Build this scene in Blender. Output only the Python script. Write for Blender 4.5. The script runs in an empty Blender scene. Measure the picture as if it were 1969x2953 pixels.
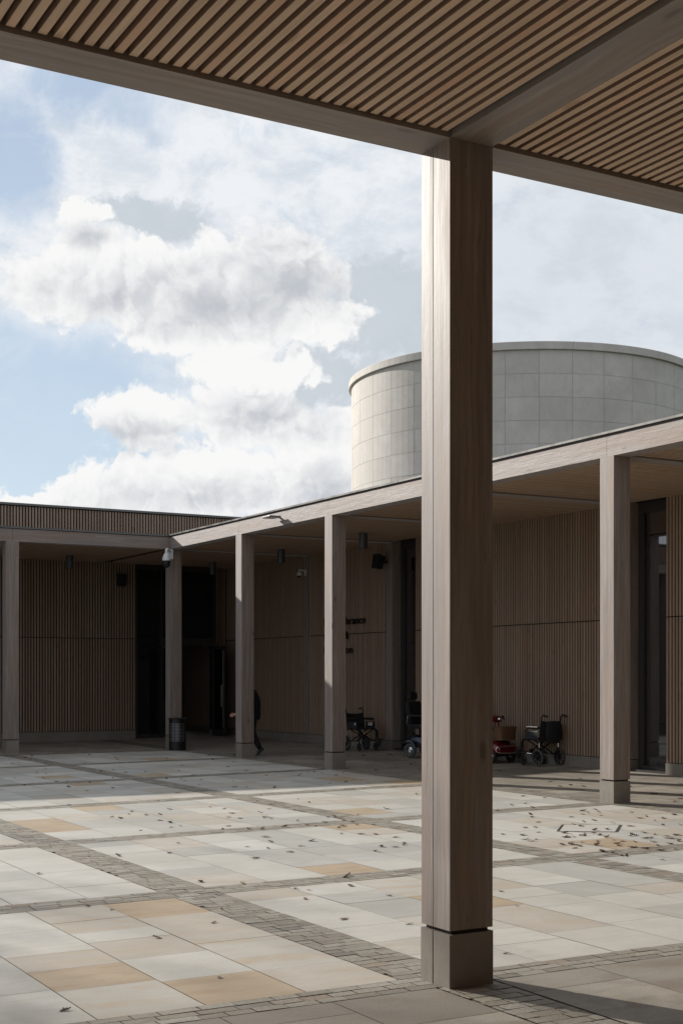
import bpy, bmesh, math, random
from mathutils import Vector, Matrix
random.seed(11)
PI = math.pi
S = bpy.context.scene
COL = S.collection
# ------------------------------------------------------------------ frame
# world x runs along the near canopy edge, world y runs down the courtyard, z up (metres)
TH = 0.5177; EYE = 1.65; F = 3900.9; CX = 984.5; HY = 1948.4
W = 0.276; SP = 3.6955; H = 4.478
YM = 5.889; XM = 4.009            # near row of columns
XR = 11.6246; YC = 28.134         # side row, far corner
WALLX = 15.2; WALLY = 32.6; SOF = 4.50
SUN_T = 0.4525; SUN_V = 0.385      # drop and sideways drift of a ray per metre towards -y

# ------------------------------------------------------------------ helpers
class MB:
    def __init__(s): s.v = []; s.f = []; s.m = []
    def quad(s, a, b, c, d, m=0):
        n = len(s.v); s.v += [a, b, c, d]; s.f.append((n, n+1, n+2, n+3)); s.m.append(m)
    def poly(s, pts, m=0):
        n = len(s.v); s.v += list(pts); s.f.append(tuple(range(n, n+len(pts)))); s.m.append(m)
    def box(s, x0, x1, y0, y1, z0, z1, m=0):
        if x0 > x1: x0, x1 = x1, x0
        if y0 > y1: y0, y1 = y1, y0
        n = len(s.v)
        s.v += [(x0,y0,z0),(x1,y0,z0),(x1,y1,z0),(x0,y1,z0),(x0,y0,z1),(x1,y0,z1),(x1,y1,z1),(x0,y1,z1)]
        for f in ((0,3,2,1),(4,5,6,7),(0,1,5,4),(1,2,6,5),(2,3,7,6),(3,0,4,7)):
            s.f.append(tuple(n+i for i in f)); s.m.append(m)
    def slat(s, x0, x1, y0, y1, z0, z1, front):             # front: index of the lighter face(s); other faces take the darker side material
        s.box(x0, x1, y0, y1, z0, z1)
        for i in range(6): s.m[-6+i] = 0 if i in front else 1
    def cbox(s, x0, x1, y0, y1, z0, z1, c=.006, m=0):       # box with chamfered vertical edges
        p = [(x0+c,y0),(x1-c,y0),(x1,y0+c),(x1,y1-c),(x1-c,y1),(x0+c,y1),(x0,y1-c),(x0,y0+c)]
        s.prism(p, z0, z1, m)
    def prism(s, p, z0, z1, m=0):
        n = len(s.v); k = len(p)
        s.v += [(a,b,z0) for a,b in p] + [(a,b,z1) for a,b in p]
        s.f.append(tuple(n+i for i in reversed(range(k)))); s.m.append(m)
        s.f.append(tuple(n+k+i for i in range(k))); s.m.append(m)
        for i in range(k):
            j = (i+1) % k; s.f.append((n+i, n+j, n+k+j, n+k+i)); s.m.append(m)
    def hull(s, pts, mtx, m=0):                             # 8-corner box through a matrix
        n = len(s.v)
        x0,x1,y0,y1,z0,z1 = pts
        for q in ((x0,y0,z0),(x1,y0,z0),(x1,y1,z0),(x0,y1,z0),(x0,y0,z1),(x1,y0,z1),(x1,y1,z1),(x0,y1,z1)):
            s.v.append(tuple(mtx @ Vector(q)))
        for f in ((0,3,2,1),(4,5,6,7),(0,1,5,4),(1,2,6,5),(2,3,7,6),(3,0,4,7)):
            s.f.append(tuple(n+i for i in f)); s.m.append(m)
    def tube(s, pts, r, seg=8, m=0, caps=True):
        pts = [Vector(p) for p in pts]; k = len(pts)
        rr = r if isinstance(r, (list, tuple)) else [r]*k
        n0 = len(s.v); up = None
        for i in range(k):
            d = (pts[min(i+1,k-1)] - pts[max(i-1,0)]).normalized()
            if up is None:
                up = Vector((0,0,1)) if abs(d.z) < .9 else Vector((1,0,0))
            a = d.cross(up).normalized(); b = a.cross(d).normalized(); up = b
            for j in range(seg):
                t = 2*PI*j/seg; q = pts[i] + (a*math.cos(t) + b*math.sin(t))*rr[i]
                s.v.append(tuple(q))
        for i in range(k-1):
            for j in range(seg):
                a = n0+i*seg+j; b = n0+i*seg+(j+1) % seg
                s.f.append((a, b, b+seg, a+seg)); s.m.append(m)
        if caps:
            s.f.append(tuple(n0+j for j in reversed(range(seg)))); s.m.append(m)
            s.f.append(tuple(n0+(k-1)*seg+j for j in range(seg))); s.m.append(m)
    def lathe(s, prof, seg=24, mtx=None, m=0):              # prof: (r, z) list
        mtx = mtx or Matrix(); n0 = len(s.v); k = len(prof)
        for r, z in prof:
            for j in range(seg):
                t = 2*PI*j/seg; s.v.append(tuple(mtx @ Vector((r*math.cos(t), r*math.sin(t), z))))
        for i in range(k-1):
            for j in range(seg):
                a = n0+i*seg+j; b = n0+i*seg+(j+1) % seg
                s.f.append((a, b, b+seg, a+seg)); s.m.append(m)
    def build(s, name, mats, parent=None, smooth=False, loc=None, bevel=0):
        me = bpy.data.meshes.new(name); me.from_pydata([tuple(p) for p in s.v], [], s.f)
        if not isinstance(mats, (list, tuple)): mats = [mats]
        for q in mats: me.materials.append(q)
        me.polygons.foreach_set('material_index', s.m)
        bm = bmesh.new(); bm.from_mesh(me)
        bmesh.ops.recalc_face_normals(bm, faces=bm.faces); bm.to_mesh(me); bm.free()
        if smooth:
            me.polygons.foreach_set('use_smooth', [True]*len(me.polygons))
            me.set_sharp_from_angle(angle=math.radians(38))
        me.update()
        o = bpy.data.objects.new(name, me); COL.objects.link(o)
        if loc: o.location = loc
        if parent: o.parent = parent
        if bevel:
            b = o.modifiers.new('bevel', 'BEVEL'); b.width = bevel; b.segments = 2; b.limit_method = 'ANGLE'
        return o

def empty(name, loc=(0,0,0), rz=0):
    o = bpy.data.objects.new(name, None); COL.objects.link(o)
    o.location = loc; o.rotation_euler = (0,0,rz); return o
def tag(o, label=None, cat=None, group=None, kind=None):
    if label: o['label'] = label
    if cat: o['category'] = cat
    if group: o['group'] = group
    if kind: o['kind'] = kind
    return o
def dup(o, parent=None, off=(0,0,0)):
    c = o.copy(); COL.objects.link(c); c.parent = parent
    c.location = Vector(o.location) + Vector(off)
    for ch in list(o.children):
        d = ch.copy(); COL.objects.link(d); d.parent = c
        for g in list(ch.children):
            e = g.copy(); COL.objects.link(e); e.parent = d
    return c

def zf(x, y):                                               # paving rises gently towards the wings
    return .0185*min(max(x-11.95, 0), 5.0) + .005*min(max(y-28.5, 0), 6.0)

# ------------------------------------------------------------------ node helpers
class NT:
    def __init__(s, nt): s.nt = nt
    def n(s, t, **k):
        o = s.nt.nodes.new(t)
        for a, b in k.items(): setattr(o, a, b)
        return o
    def l(s, a, b): s.nt.links.new(a, b)
    def _in(s, sock, v):
        if hasattr(v, 'is_output'): s.l(v, sock)
        elif v is not None: sock.default_value = v
    def m(s, op, a, b=None, c=None, clamp=False):
        o = s.n('ShaderNodeMath', operation=op); o.use_clamp = clamp
        s._in(o.inputs[0], a)
        if b is not None: s._in(o.inputs[1], b)
        if c is not None: s._in(o.inputs[2], c)
        return o.outputs[0]
    def ss(s, v, lo, hi, a=0., b=1.):
        o = s.n('ShaderNodeMapRange', interpolation_type='SMOOTHSTEP')
        s._in(o.inputs[0], v)
        o.inputs[1].default_value = lo; o.inputs[2].default_value = hi
        o.inputs[3].default_value = a; o.inputs[4].default_value = b
        return o.outputs[0]
    def mix(s, f, a, b, blend='MIX'):
        o = s.n('ShaderNodeMix', data_type='RGBA', blend_type=blend); o.clamp_factor = True
        s._in(o.inputs[0], f)
        for i, v in ((6, a), (7, b)):
            if isinstance(v, tuple) and len(v) == 3: v = v+(1,)
            s._in(o.inputs[i], v)
        return o.outputs[2]
    dim = '3D'
    def noise(s, vec, scale, detail=4, rough=.55, dist=0., out=0):
        o = s.n('ShaderNodeTexNoise'); o.noise_dimensions = s.dim
        if vec is not None: s.l(vec, o.inputs['Vector'])
        o.inputs['Scale'].default_value = scale; o.inputs['Detail'].default_value = detail
        o.inputs['Roughness'].default_value = rough; o.inputs['Distortion'].default_value = dist
        return o.outputs[out]
    def mapping(s, vec, scale=(1,1,1), loc=(0,0,0), rot=(0,0,0)):
        o = s.n('ShaderNodeMapping'); s.l(vec, o.inputs[0])
        o.inputs['Scale'].default_value = scale; o.inputs['Location'].default_value = loc
        o.inputs['Rotation'].default_value = rot
        return o.outputs[0]
    def ramp(s, f, stops):
        o = s.n('ShaderNodeValToRGB'); s._in(o.inputs[0], f)
        e = o.color_ramp.elements
        while len(e) > 1: e.remove(e[-1])
        e[0].position = stops[0][0]; e[0].color = tuple(stops[0][1])+(1,)
        for p, c in stops[1:]:
            q = e.new(p); q.color = tuple(c)+(1,)
        return o.outputs[0]
    def bump(s, h, st=.3, dist=.01):
        o = s.n('ShaderNodeBump'); s.l(h, o.inputs['Height'])
        o.inputs['Strength'].default_value = st; o.inputs['Distance'].default_value = dist
        return o.outputs[0]

def mat(name):
    m = bpy.data.materials.new(name); m.use_nodes = True
    nt = m.node_tree; b = nt.nodes['Principled BSDF']
    return m, NT(nt), b
def simple(name, col, rough=.5, metal=0., spec=.5, nscale=0, namp=.25, coat=0):
    m, t, b = mat(name)
    b.inputs['Roughness'].default_value = rough; b.inputs['Metallic'].default_value = metal
    b.inputs['Specular IOR Level'].default_value = spec; b.inputs['Coat Weight'].default_value = coat
    if nscale:
        g = t.n('ShaderNodeNewGeometry').outputs['Position']
        f = t.noise(g, nscale, 5, .6)
        c = t.mix(f, tuple(x*(1-namp) for x in col), tuple(min(1, x*(1+namp)) for x in col))
        t.l(c, b.inputs['Base Color'])
        t.l(t.ss(f, .3, .7, max(.02, rough-.08), rough+.08), b.inputs['Roughness'])
    else: b.inputs['Base Color'].default_value = tuple(col)+(1,)
    return m

def wood_member(name, axis, tint=(1,1,1), base=1.0, rough_sawn=.35):
    """glulam timber with a thin grey-brown stain; grain runs along the given axis"""
    m, t, b = mat(name)
    geo = t.n('ShaderNodeNewGeometry'); P = geo.outputs['Position']; isl = geo.outputs['Random Per Island']
    sc = [26., 26., 26.]; sc['xyz'.index(axis)] = .9
    offs = t.n('ShaderNodeVectorMath', operation='MULTIPLY_ADD')
    cmb = t.n('ShaderNodeCombineXYZ')
    for i in range(3): t.l(isl, cmb.inputs[i])
    t.l(cmb.outputs[0], offs.inputs[0]); offs.inputs[1].default_value = (7.3, 5.1, 3.7); t.l(P, offs.inputs[2])
    Q = offs.outputs[0]
    wv = t.noise(Q, 2.2, 2, .5, out=1)
    dist = t.n('ShaderNodeVectorMath', operation='MULTIPLY_ADD')
    t.l(wv, dist.inputs[0]); dist.inputs[1].default_value = (.05, .05, .05); t.l(Q, dist.inputs[2])
    g1 = t.noise(t.mapping(dist.outputs[0], tuple(sc)), 1., 6, .62)
    sc2 = [7., 7., 7.]; sc2['xyz'.index(axis)] = .55
    g2 = t.noise(t.mapping(dist.outputs[0], tuple(sc2)), 1., 4, .55, .4)
    sc3 = [90., 90., 90.]; sc3['xyz'.index(axis)] = 3.
    g3 = t.noise(t.mapping(Q, tuple(sc3)), 1., 3, .6)
    K = lambda c: tuple(x*y*base for x, y in zip(c, tint))
    c = t.ramp(g1, [(.28, K((.165,.122,.098))), (.5, K((.245,.190,.158))), (.72, K((.34,.285,.25)))])
    c = t.mix(t.ss(g2, .52, .72, 0, .7), c, K((.28,.170,.110)))
    c = t.mix(t.ss(g2, .47, .30, 0, .55), c, K((.20,.185,.178)))
    c = t.mix(t.ss(g3, .62, .74, 0, .35), c, K((.09,.065,.05)))
    c = t.mix(t.ss(isl, 0, 1, .0, .12), c, K((.12,.10,.095)))
    sc5 = [60., 60., 60.]; sc5['xyz'.index(axis)] = .8
    crk = t.noise(t.mapping(dist.outputs[0], tuple(sc5)), 1., 1, .4)
    c = t.mix(t.ss(t.m('ABSOLUTE', t.m('SUBTRACT', crk, .36)), .012, .0, 0, .55), c, K((.05,.036,.028)))
    sk = [11., 11., 11.]; sk['xyz'.index(axis)] = 4.
    vk = t.n('ShaderNodeTexVoronoi'); t.l(t.mapping(Q, tuple(sk)), vk.inputs['Vector']); vk.inputs['Scale'].default_value = .35
    c = t.mix(t.ss(vk.outputs['Distance'], .05, .11, .7, 0), c, K((.07,.042,.028)))
    t.l(c, b.inputs['Base Color'])
    rr = t.m('ADD', t.m('MULTIPLY', g1, .26), t.m('MULTIPLY_ADD', g2, .24, .30))
    t.l(rr, b.inputs['Roughness']); b.inputs['Specular IOR Level'].default_value = .58
    b.inputs['Sheen Weight'].default_value = .45; b.inputs['Sheen Roughness'].default_value = .45; b.inputs['Sheen Tint'].default_value = (.86,.89,.94,1); b.inputs['Coat Weight'].default_value = .12; b.inputs['Coat Roughness'].default_value = .55
    h = t.m('ADD', t.m('MULTIPLY', g1, .7), t.m('MULTIPLY', g3, .5))
    sc4 = [9., 9., 9.]; sc4['xyz'.index(axis)] = 3.5
    h = t.m('ADD', h, t.m('MULTIPLY', t.noise(t.mapping(Q, tuple(sc4)), 1., 3, .6), .9))
    t.l(t.bump(h, rough_sawn, .005), b.inputs['Normal'])
    return m

def wood_slat(name, axis, cols, kn=1.):
    m, t, b = mat(name)
    geo = t.n('ShaderNodeNewGeometry'); P = geo.outputs['Position']; isl = geo.outputs['Random Per Island']
    wn = t.n('ShaderNodeTexWhiteNoise', noise_dimensions='1D'); t.l(isl, wn.inputs['W'])
    sc = [45., 45., 45.]; sc['xyz'.index(axis)] = 1.6
    cmb = t.n('ShaderNodeCombineXYZ')
    for i in range(3): t.l(isl, cmb.inputs[i])
    o = t.n('ShaderNodeVectorMath', operation='MULTIPLY_ADD'); t.l(cmb.outputs[0], o.inputs[0])
    o.inputs[1].default_value = (31., 47., 23.); t.l(P, o.inputs[2])
    g = t.noise(t.mapping(o.outputs[0], tuple(sc)), 1., 5, .6)
    c = t.ramp(isl, [(0., cols[0]), (.3, cols[1]), (.55, cols[2]), (.8, cols[3]), (1., cols[4])])
    c = t.mix(t.ss(g, .25, .75, .0, .55), c, tuple(x*.62 for x in cols[1]))
    # knots
    sk = [14., 14., 14.]; sk['xyz'.index(axis)] = 5.
    v = t.n('ShaderNodeTexVoronoi', feature='F1'); t.l(t.mapping(o.outputs[0], tuple(sk)), v.inputs['Vector'])
    v.inputs['Scale'].default_value = .42
    kf = t.ss(v.outputs['Distance'], .10, .20, .75*kn, 0)
    c = t.mix(kf, c, tuple(x*.35 for x in cols[1]))
    c = t.mix(t.m('MULTIPLY', t.ss(v.outputs['Distance'], .2, .45, .35, 0), kn), c, tuple(x*1.25 for x in cols[4]))
    t.l(c, b.inputs['Base Color']); b.inputs['Roughness'].default_value = .62
    b.inputs['Specular IOR Level'].default_value = .35
    t.l(t.bump(g, .35, .004), b.inputs['Normal'])
    return m

def stone(name, c0, c1, streak=None, sscale=1., rough=.72, bump=.25, speck=.0):
    m, t, b = mat(name)
    geo = t.n('ShaderNodeNewGeometry'); P = geo.outputs['Position']; isl = geo.outputs['Random Per Island']
    cmb = t.n('ShaderNodeCombineXYZ'); t.l(isl, cmb.inputs[0]); t.l(isl, cmb.inputs[1])
    o = t.n('ShaderNodeVectorMath', operation='MULTIPLY_ADD'); t.l(cmb.outputs[0], o.inputs[0])
    o.inputs[1].default_value = (53., 37., 0.); t.l(P, o.inputs[2]); Q = o.outputs[0]
    n1 = t.noise(Q, 2.2, 5, .6, .3); n2 = t.noise(Q, 60., 4, .65)
    c = t.mix(isl, c0, c1)
    c = t.mix(t.ss(n1, .3, .72, 0, .45), c, tuple(x*.80 for x in c0))
    c = t.mix(t.ss(n2, .35, .75, 0, .22), c, tuple(x*.62 for x in c0))
    n3 = t.noise(P, .55, 6, .62, .6); n4 = t.noise(t.mapping(Q, (1., 6., 1.)), 3., 5, .6, .8)
    c = t.mix(t.ss(n3, .44, .68, 0, .42), c, tuple(x*y for x, y in zip(c0, (.74,.71,.66))))
    c = t.mix(t.ss(n4, .48, .72, 0, .38), c, tuple(x*y for x, y in zip(c0, (.80,.74,.64))))
    if streak:
        w = t.n('ShaderNodeTexWave', wave_type='RINGS', rings_direction='Z'); t.l(t.mapping(Q, (.35*sscale, 1.1*sscale, 1.)), w.inputs[0])
        w.inputs['Scale'].default_value = 1.1; w.inputs['Distortion'].default_value = 7.; w.inputs['Detail'].default_value = 3
        w.inputs['Detail Scale'].default_value = .8
        c = t.mix(t.m('MULTIPLY', t.ss(w.outputs['Fac'], .35, .95, 0, .7), t.ss(n1, .36, .66)), c, streak)
    if speck:
        v = t.n('ShaderNodeTexVoronoi'); t.l(P, v.inputs['Vector']); v.inputs['Scale'].default_value = 9.
        c = t.mix(t.ss(v.outputs['Distance'], .02, .07, speck, 0), c, (.10, .085, .06))
    t.l(c, b.inputs['Base Color']); b.inputs['Roughness'].default_value = rough
    b.inputs['Specular IOR Level'].default_value = .4
    t.l(t.bump(t.m('ADD', t.m('MULTIPLY', n1, 1.5), n2), bump, .004), b.inputs['Normal'])
    return m

# ------------------------------------------------------------------ materials
M = {}
M['wz'] = wood_member('stained_timber_upright', 'z')
M['wx'] = wood_member('stained_timber_across', 'x')
M['wy'] = wood_member('stained_timber_along', 'y', rough_sawn=.8)
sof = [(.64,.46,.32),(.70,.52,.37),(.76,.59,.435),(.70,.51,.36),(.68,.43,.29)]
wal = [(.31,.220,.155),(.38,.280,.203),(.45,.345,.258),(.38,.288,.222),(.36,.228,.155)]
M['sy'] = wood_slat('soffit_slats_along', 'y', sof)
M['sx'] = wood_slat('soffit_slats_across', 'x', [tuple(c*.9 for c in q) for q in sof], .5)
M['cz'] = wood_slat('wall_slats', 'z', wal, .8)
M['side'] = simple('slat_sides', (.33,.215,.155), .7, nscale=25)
M['dark'] = simple('dark_backing', (.030,.020,.016), .8)
M['lining'] = simple('soffit_lining', (.24,.165,.12), .7, nscale=6)
M['void'] = simple('dark_interior', (.012,.011,.012), .8)
M['alu'] = simple('bronze_capping', (.16,.155,.145), .42, .6, nscale=3)
M['frame'] = simple('dark_window_frame', (.045,.04,.038), .4, .2)
M['steel'] = simple('brushed_steel', (.62,.62,.62), .28, 1.)
M['glass_dim'] = simple('entrance_glass', (.010,.011,.013), .02, 0, .5)
M['glass'] = simple('dark_glass', (.006,.007,.009), .015, 0, .5); M['glass'].node_tree.nodes['Principled BSDF'].inputs['IOR'].default_value = 3.0
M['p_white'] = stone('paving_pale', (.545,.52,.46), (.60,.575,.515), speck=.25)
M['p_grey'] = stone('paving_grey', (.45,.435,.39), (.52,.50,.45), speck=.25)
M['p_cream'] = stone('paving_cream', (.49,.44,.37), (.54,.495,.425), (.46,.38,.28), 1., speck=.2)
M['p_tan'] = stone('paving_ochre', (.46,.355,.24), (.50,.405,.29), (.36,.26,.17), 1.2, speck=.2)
M['p_half'] = stone('paving_banded', (.53,.50,.44), (.53,.49,.42), (.46,.35,.235), .9, speck=.2)
M['joint'] = simple('paving_joint', (.20,.16,.105), .9, nscale=30)
M['joint_dark'] = simple('sett_joint', (.17,.148,.108), .9, nscale=30)
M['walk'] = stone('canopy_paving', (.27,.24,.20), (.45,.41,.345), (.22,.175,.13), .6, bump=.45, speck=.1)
M['plinth'] = stone('plinth_stone', (.245,.22,.185), (.285,.26,.222), (.20,.175,.14), 3.)
M['drum'] = stone('drum_limestone', (.62,.585,.535), (.69,.655,.605), bump=.15)
M['black'] = simple('black_plastic', (.012,.012,.014), .58)
M['fabric'] = simple('black_fabric', (.014,.014,.017), .85, nscale=200)
M['panel'] = simple('grey_side_panel', (.03,.032,.036), .45)
M['chrome'] = simple('chrome', (.75,.75,.75), .12, 1.)
M['frameblk'] = simple('black_tube', (.018,.018,.02), .25, .5)
M['tyre'] = simple('grey_tyre', (.09,.088,.082), .75, nscale=40)
M['tyreblk'] = simple('black_tyre', (.02,.02,.02), .7)
M['navy'] = simple('navy_paint', (.010,.014,.032), .18, .2, coat=.6)
M['red'] = simple('dark_red_paint', (.16,.006,.014), .18, .2, coat=.6)
M['orange'] = simple('orange_reflector', (.75,.10,.02), .3)
M['white'] = simple('white_plastic', (.70,.70,.69), .4)
M['wicker'] = simple('wicker', (.22,.125,.065), .7, nscale=90, namp=.5)
M['bin'] = simple('bin_steel', (.035,.034,.036), .35, .7, nscale=20)
M['lamp'] = simple('lamp_can', (.10,.11,.125), .42, .5)
M['leaf'] = None
M['skin'] = simple('skin', (.48,.27,.19), .5)
M['coat'] = simple('dark_coat', (.010,.010,.014), .8, nscale=60)
M['trouser'] = simple('dark_trousers', (.011,.011,.016), .85, nscale=60)
M['hair'] = simple('grey_hair', (.12,.11,.10), .6)
M['green'] = simple('green_sign', (.01,.22,.12), .5)
M['bark'] = simple('bark', (.09,.07,.05), .9, nscale=12)
M['letter'] = simple('black_lettering', (.006,.006,.006), .5)
M['grass'] = simple('rough_grass', (.06,.085,.03), .95, nscale=1.5, namp=.4)
M['roof'] = simple('roof_membrane', (.14,.14,.135), .8, nscale=2)
# wicker weave
def weave():
    m, t, b = mat('basket_weave')
    P = t.n('ShaderNodeNewGeometry').outputs['Position']
    w = t.n('ShaderNodeTexWave', bands_direction='Z'); t.l(P, w.inputs[0]); w.inputs['Scale'].default_value = 24.
    w2 = t.n('ShaderNodeTexWave', bands_direction='DIAGONAL'); t.l(P, w2.inputs[0]); w2.inputs['Scale'].default_value = 16.
    k = t.m('MULTIPLY', w.outputs['Fac'], w2.outputs['Fac'])
    t.l(t.mix(k, (.13,.065,.03), (.34,.20,.11)), b.inputs['Base Color'])
    b.inputs['Roughness'].default_value = .6; t.l(t.bump(k, .6, .01), b.inputs['Normal'])
    return m
M['wicker'] = weave()
def leafmat():
    m, t, b = mat('dry_oak_leaf')
    r = t.n('ShaderNodeObjectInfo').outputs['Random']
    c = t.ramp(r, [(0,(.06,.03,.016)),(.35,(.11,.055,.028)),(.6,(.19,.10,.045)),(.8,(.11,.028,.018)),(1,(.36,.28,.17))])
    t.l(c, b.inputs['Base Color']); b.inputs['Roughness'].default_value = .45
    return m
M['leaf'] = leafmat()

# ------------------------------------------------------------------ ground, paving
g = MB(); g.quad((-400,-400,-.05),(400,-400,-.05),(400,400,-.05),(-400,400,-.05))
tag(g.build('ground', M['grass']), kind='structure')
UB = [9.58, 13.275, 16.97, 20.665, 24.36]; BW = .365
gk = [(6.2,0.),(9.58,.034),(13.3,.07),(17.,.10),(20.7,.13),(24.4,.115),(27.6,.02)]
def gw(y):
    if y <= gk[0][0]: return 0.
    for (a,p),(b,q) in zip(gk, gk[1:]):
        if y <= b: return p+(q-p)*(y-a)/(b-a)
    return gk[-1][1]
def wp(x, y, z=0.):                                         # the laid grid drifts a little out of square
    return (x, y-gw(y)*(11.6-x), z)
AB = [(-7.43,-7.05),(-3.66,-3.28),(.11,.49),(3.89,4.28),(7.675,8.04)]
XE = 11.52; YE = 27.62; Y0B = (5.955, 6.205)
base = MB()
ys = [Y0B[0]]+[y for u in UB for y in (u,u+BW)]+[YE]
for a, b in zip(ys, ys[1:]):
    base.quad(wp(-11,a,-.007), wp(XE,a,-.007), wp(XE,b,-.007), wp(-11,b,-.007))
tag(base.build('paving_bed', M['joint']), kind='structure')
# fixed stones seen close to the camera: (bay, course, slab) picked by position
special = []   # filled below: (x, y, material index)
TAN, CRM, WHT, GRY, HLF = 3, 2, 0, 1, 4
for x, y, k in ((3.6,9.05,TAN),(3.6,8.4,GRY),(3.6,7.75,CRM),(3.6,7.2,HLF),(3.65,6.5,CRM),(3.05,9.0,CRM),(3.05,8.35,CRM),(3.05,7.8,CRM),(3.05,7.1,WHT),(3.05,6.5,TAN),
                (2.5,9.0,WHT),(2.5,8.35,WHT),(2.5,7.65,CRM),(2.5,7.1,TAN),(2.5,6.5,HLF),(1.95,7.8,GRY),(1.95,7.0,GRY),(1.95,6.4,WHT),(1.95,8.5,GRY),
                (4.55,9.0,CRM),(4.55,8.3,WHT),(4.55,7.6,WHT),(4.55,7.1,HLF),(4.55,6.5,WHT),(5.1,9.0,WHT),(5.1,8.4,GRY),(5.1,7.8,GRY),(5.1,7.2,HLF),(5.1,6.6,WHT),
                (5.65,9.0,HLF),(5.65,8.1,TAN),(5.65,7.3,CRM),(5.65,6.5,WHT),
                (3.1,11.5,WHT),(3.6,11.2,WHT),(3.6,10.3,WHT),(3.6,9.9,WHT),(3.1,10.3,WHT),
                (4.5,12.4,WHT),(4.5,11.6,WHT),(4.5,10.8,WHT),(4.5,9.95,CRM),(5.1,12.4,CRM),(5.1,11.4,WHT),(5.1,10.6,WHT),(5.1,9.9,WHT),(5.65,9.9,TAN),(5.65,10.7,GRY),(5.65,11.5,WHT),
                (4.5,14.9,TAN),(5.6,15.8,TAN),(5.6,15.2,HLF),(6.2,14.4,CRM),(6.2,13.7,CRM),(6.8,15.8,CRM),(7.35,13.3,TAN),
                (9.6,12.5,TAN),(9.6,11.9,CRM),(8.5,15.5,CRM),(8.9,10.2,TAN),(6.8,20.0,TAN),(10.4,18.3,TAN),(9.0,17.8,CRM)):
    special.append((x,y,k))
slabs = MB(); rnd = random.Random(5)
def pick():
    r = rnd.random()
    return WHT if r < .46 else GRY if r < .80 else CRM if r < .90 else TAN if r < .94 else HLF
xb = [(-10.8,-7.43)]+[(AB[i][1],AB[i+1][0]) for i in range(4)]+[(8.04,XE)]
yb = [(Y0B[1],UB[0])]+[(UB[i]+BW,UB[i+1]) for i in range(4)]+[(UB[4]+BW,YE)]
J = .0026
for (x0,x1) in xb:
    n = 6; cw = (x1-x0)/n
    for (y0,y1) in yb:
        for i in range(n):
            ln = y1-y0; k = rnd.choice([5,5,6,6,4]) if ln > 2.9 else 4
            wts = [rnd.uniform(.7,1.5) for _ in range(k)]; sm = sum(wts); c = y0
            for wgt in wts:
                d = wgt/sm*ln
                a0 = x0+i*cw+J; a1 = x0+(i+1)*cw-J; b0 = c+J*.8; b1 = c+d-J*.8
                mi = pick()
                if x0 > 4 and y0 < 7 and mi == TAN: mi = GRY
                for sx, sy, sk in special:
                    p = wp((a0+a1)/2, 0); yy0 = wp(sx, b0)[1]; yy1 = wp(sx, b1)[1]
                    if a0 <= sx <= a1 and yy0 <= sy <= yy1: mi = sk
                zz = rnd.uniform(-.0008,.0008)
                slabs.quad(wp(a0,b0,zz), wp(a1,b0,zz), wp(a1,b1,zz), wp(a0,b1,zz), mi)
                c += d
tag(slabs.build('courtyard_paving', [M['p_white'],M['p_grey'],M['p_cream'],M['p_tan'],M['p_half']]), kind='structure')
def settmat():
    m, t, b = mat('setts')
    geo = t.n('ShaderNodeNewGeometry'); P = geo.outputs['Position']; isl = geo.outputs['Random Per Island']
    c = t.ramp(isl, [(0,(.20,.175,.14)),(.25,(.30,.27,.22)),(.5,(.36,.325,.26)),(.75,(.25,.215,.165)),(.93,(.40,.375,.32)),(1,(.30,.21,.14))])
    n = t.noise(P, 35., 4, .65); c = t.mix(t.ss(n,.3,.75,0,.5), c, (.15,.13,.10))
    t.l(c, b.inputs['Base Color']); b.inputs['Roughness'].default_value = .7
    t.l(t.bump(n, .5, .006), b.inputs['Normal']); return m
M['sett'] = settmat()
sett = MB()
def lay(x0, x1, y0, y1, f, along='x', rows=None):
    """small stone setts, rows parallel to x (or y)"""
    if along == 'x':
        nr = rows or max(1, round((y1-y0)/.094)); rh = (y1-y0)/nr
        for r in range(nr):
            c = x0 + (rnd.uniform(-.15, 0))
            while c < x1-.02:
                d = rnd.uniform(.13,.22); a = max(c, x0); e = min(c+d, x1)
                if x1-e < .05: e = x1
                if e-a > .03:
                    z = .001+rnd.uniform(-.0012,.0015); tl = [rnd.uniform(-.001,.001) for _ in range(4)]
                    q = [f(a+.003,y0+r*rh+.0035), f(e-.003,y0+r*rh+.0035), f(e-.003,y0+(r+1)*rh-.0035), f(a+.003,y0+(r+1)*rh-.0035)]
                    sett.quad(*[(p[0],p[1],p[2]+z+s) for p, s in zip(q, tl)])
                c = e
    else:
        nr = rows or max(1, round((x1-x0)/.094)); rh = (x1-x0)/nr
        for r in range(nr):
            c = y0 + rnd.uniform(-.15,0)
            while c < y1-.02:
                d = rnd.uniform(.13,.22); a = max(c,y0); e = min(c+d,y1)
                if y1-e < .05: e = y1
                if e-a > .03:
                    z = .0015+rnd.uniform(-.002,.0025)
                    q = [f(x0+r*rh+.005,a+.004), f(x0+(r+1)*rh-.005,a+.004), f(x0+(r+1)*rh-.005,e-.004), f(x0+r*rh+.005,e-.004)]
                    sett.quad(*[(p[0],p[1],p[2]+z) for p in q])
                c = e
for (a, b) in AB[2:]:
    for (y0,y1) in yb: lay(a, b, y0, y1, wp)
for u in UB: lay(-3, XE, u, u+BW, wp)
lay(-3, XE, Y0B[0], Y0B[1], wp, rows=3)
# edging setts under the canopies
flat = lambda x, y: (x, y, zf(x,y))
lay(XE+.01, 11.93, 4.2, YE+.6, flat, 'x')
lay(-3, XE, YE+.01, 28.05, flat, 'x', 4)
lay(3.97, 4.33, 1.0, Y0B[0]-.01, flat, 'x')
lay(7.70, 8.06, 1.0, Y0B[0]-.01, flat, 'x')
tag(sett.build('sett_bands', M['sett']), kind='structure')
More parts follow.
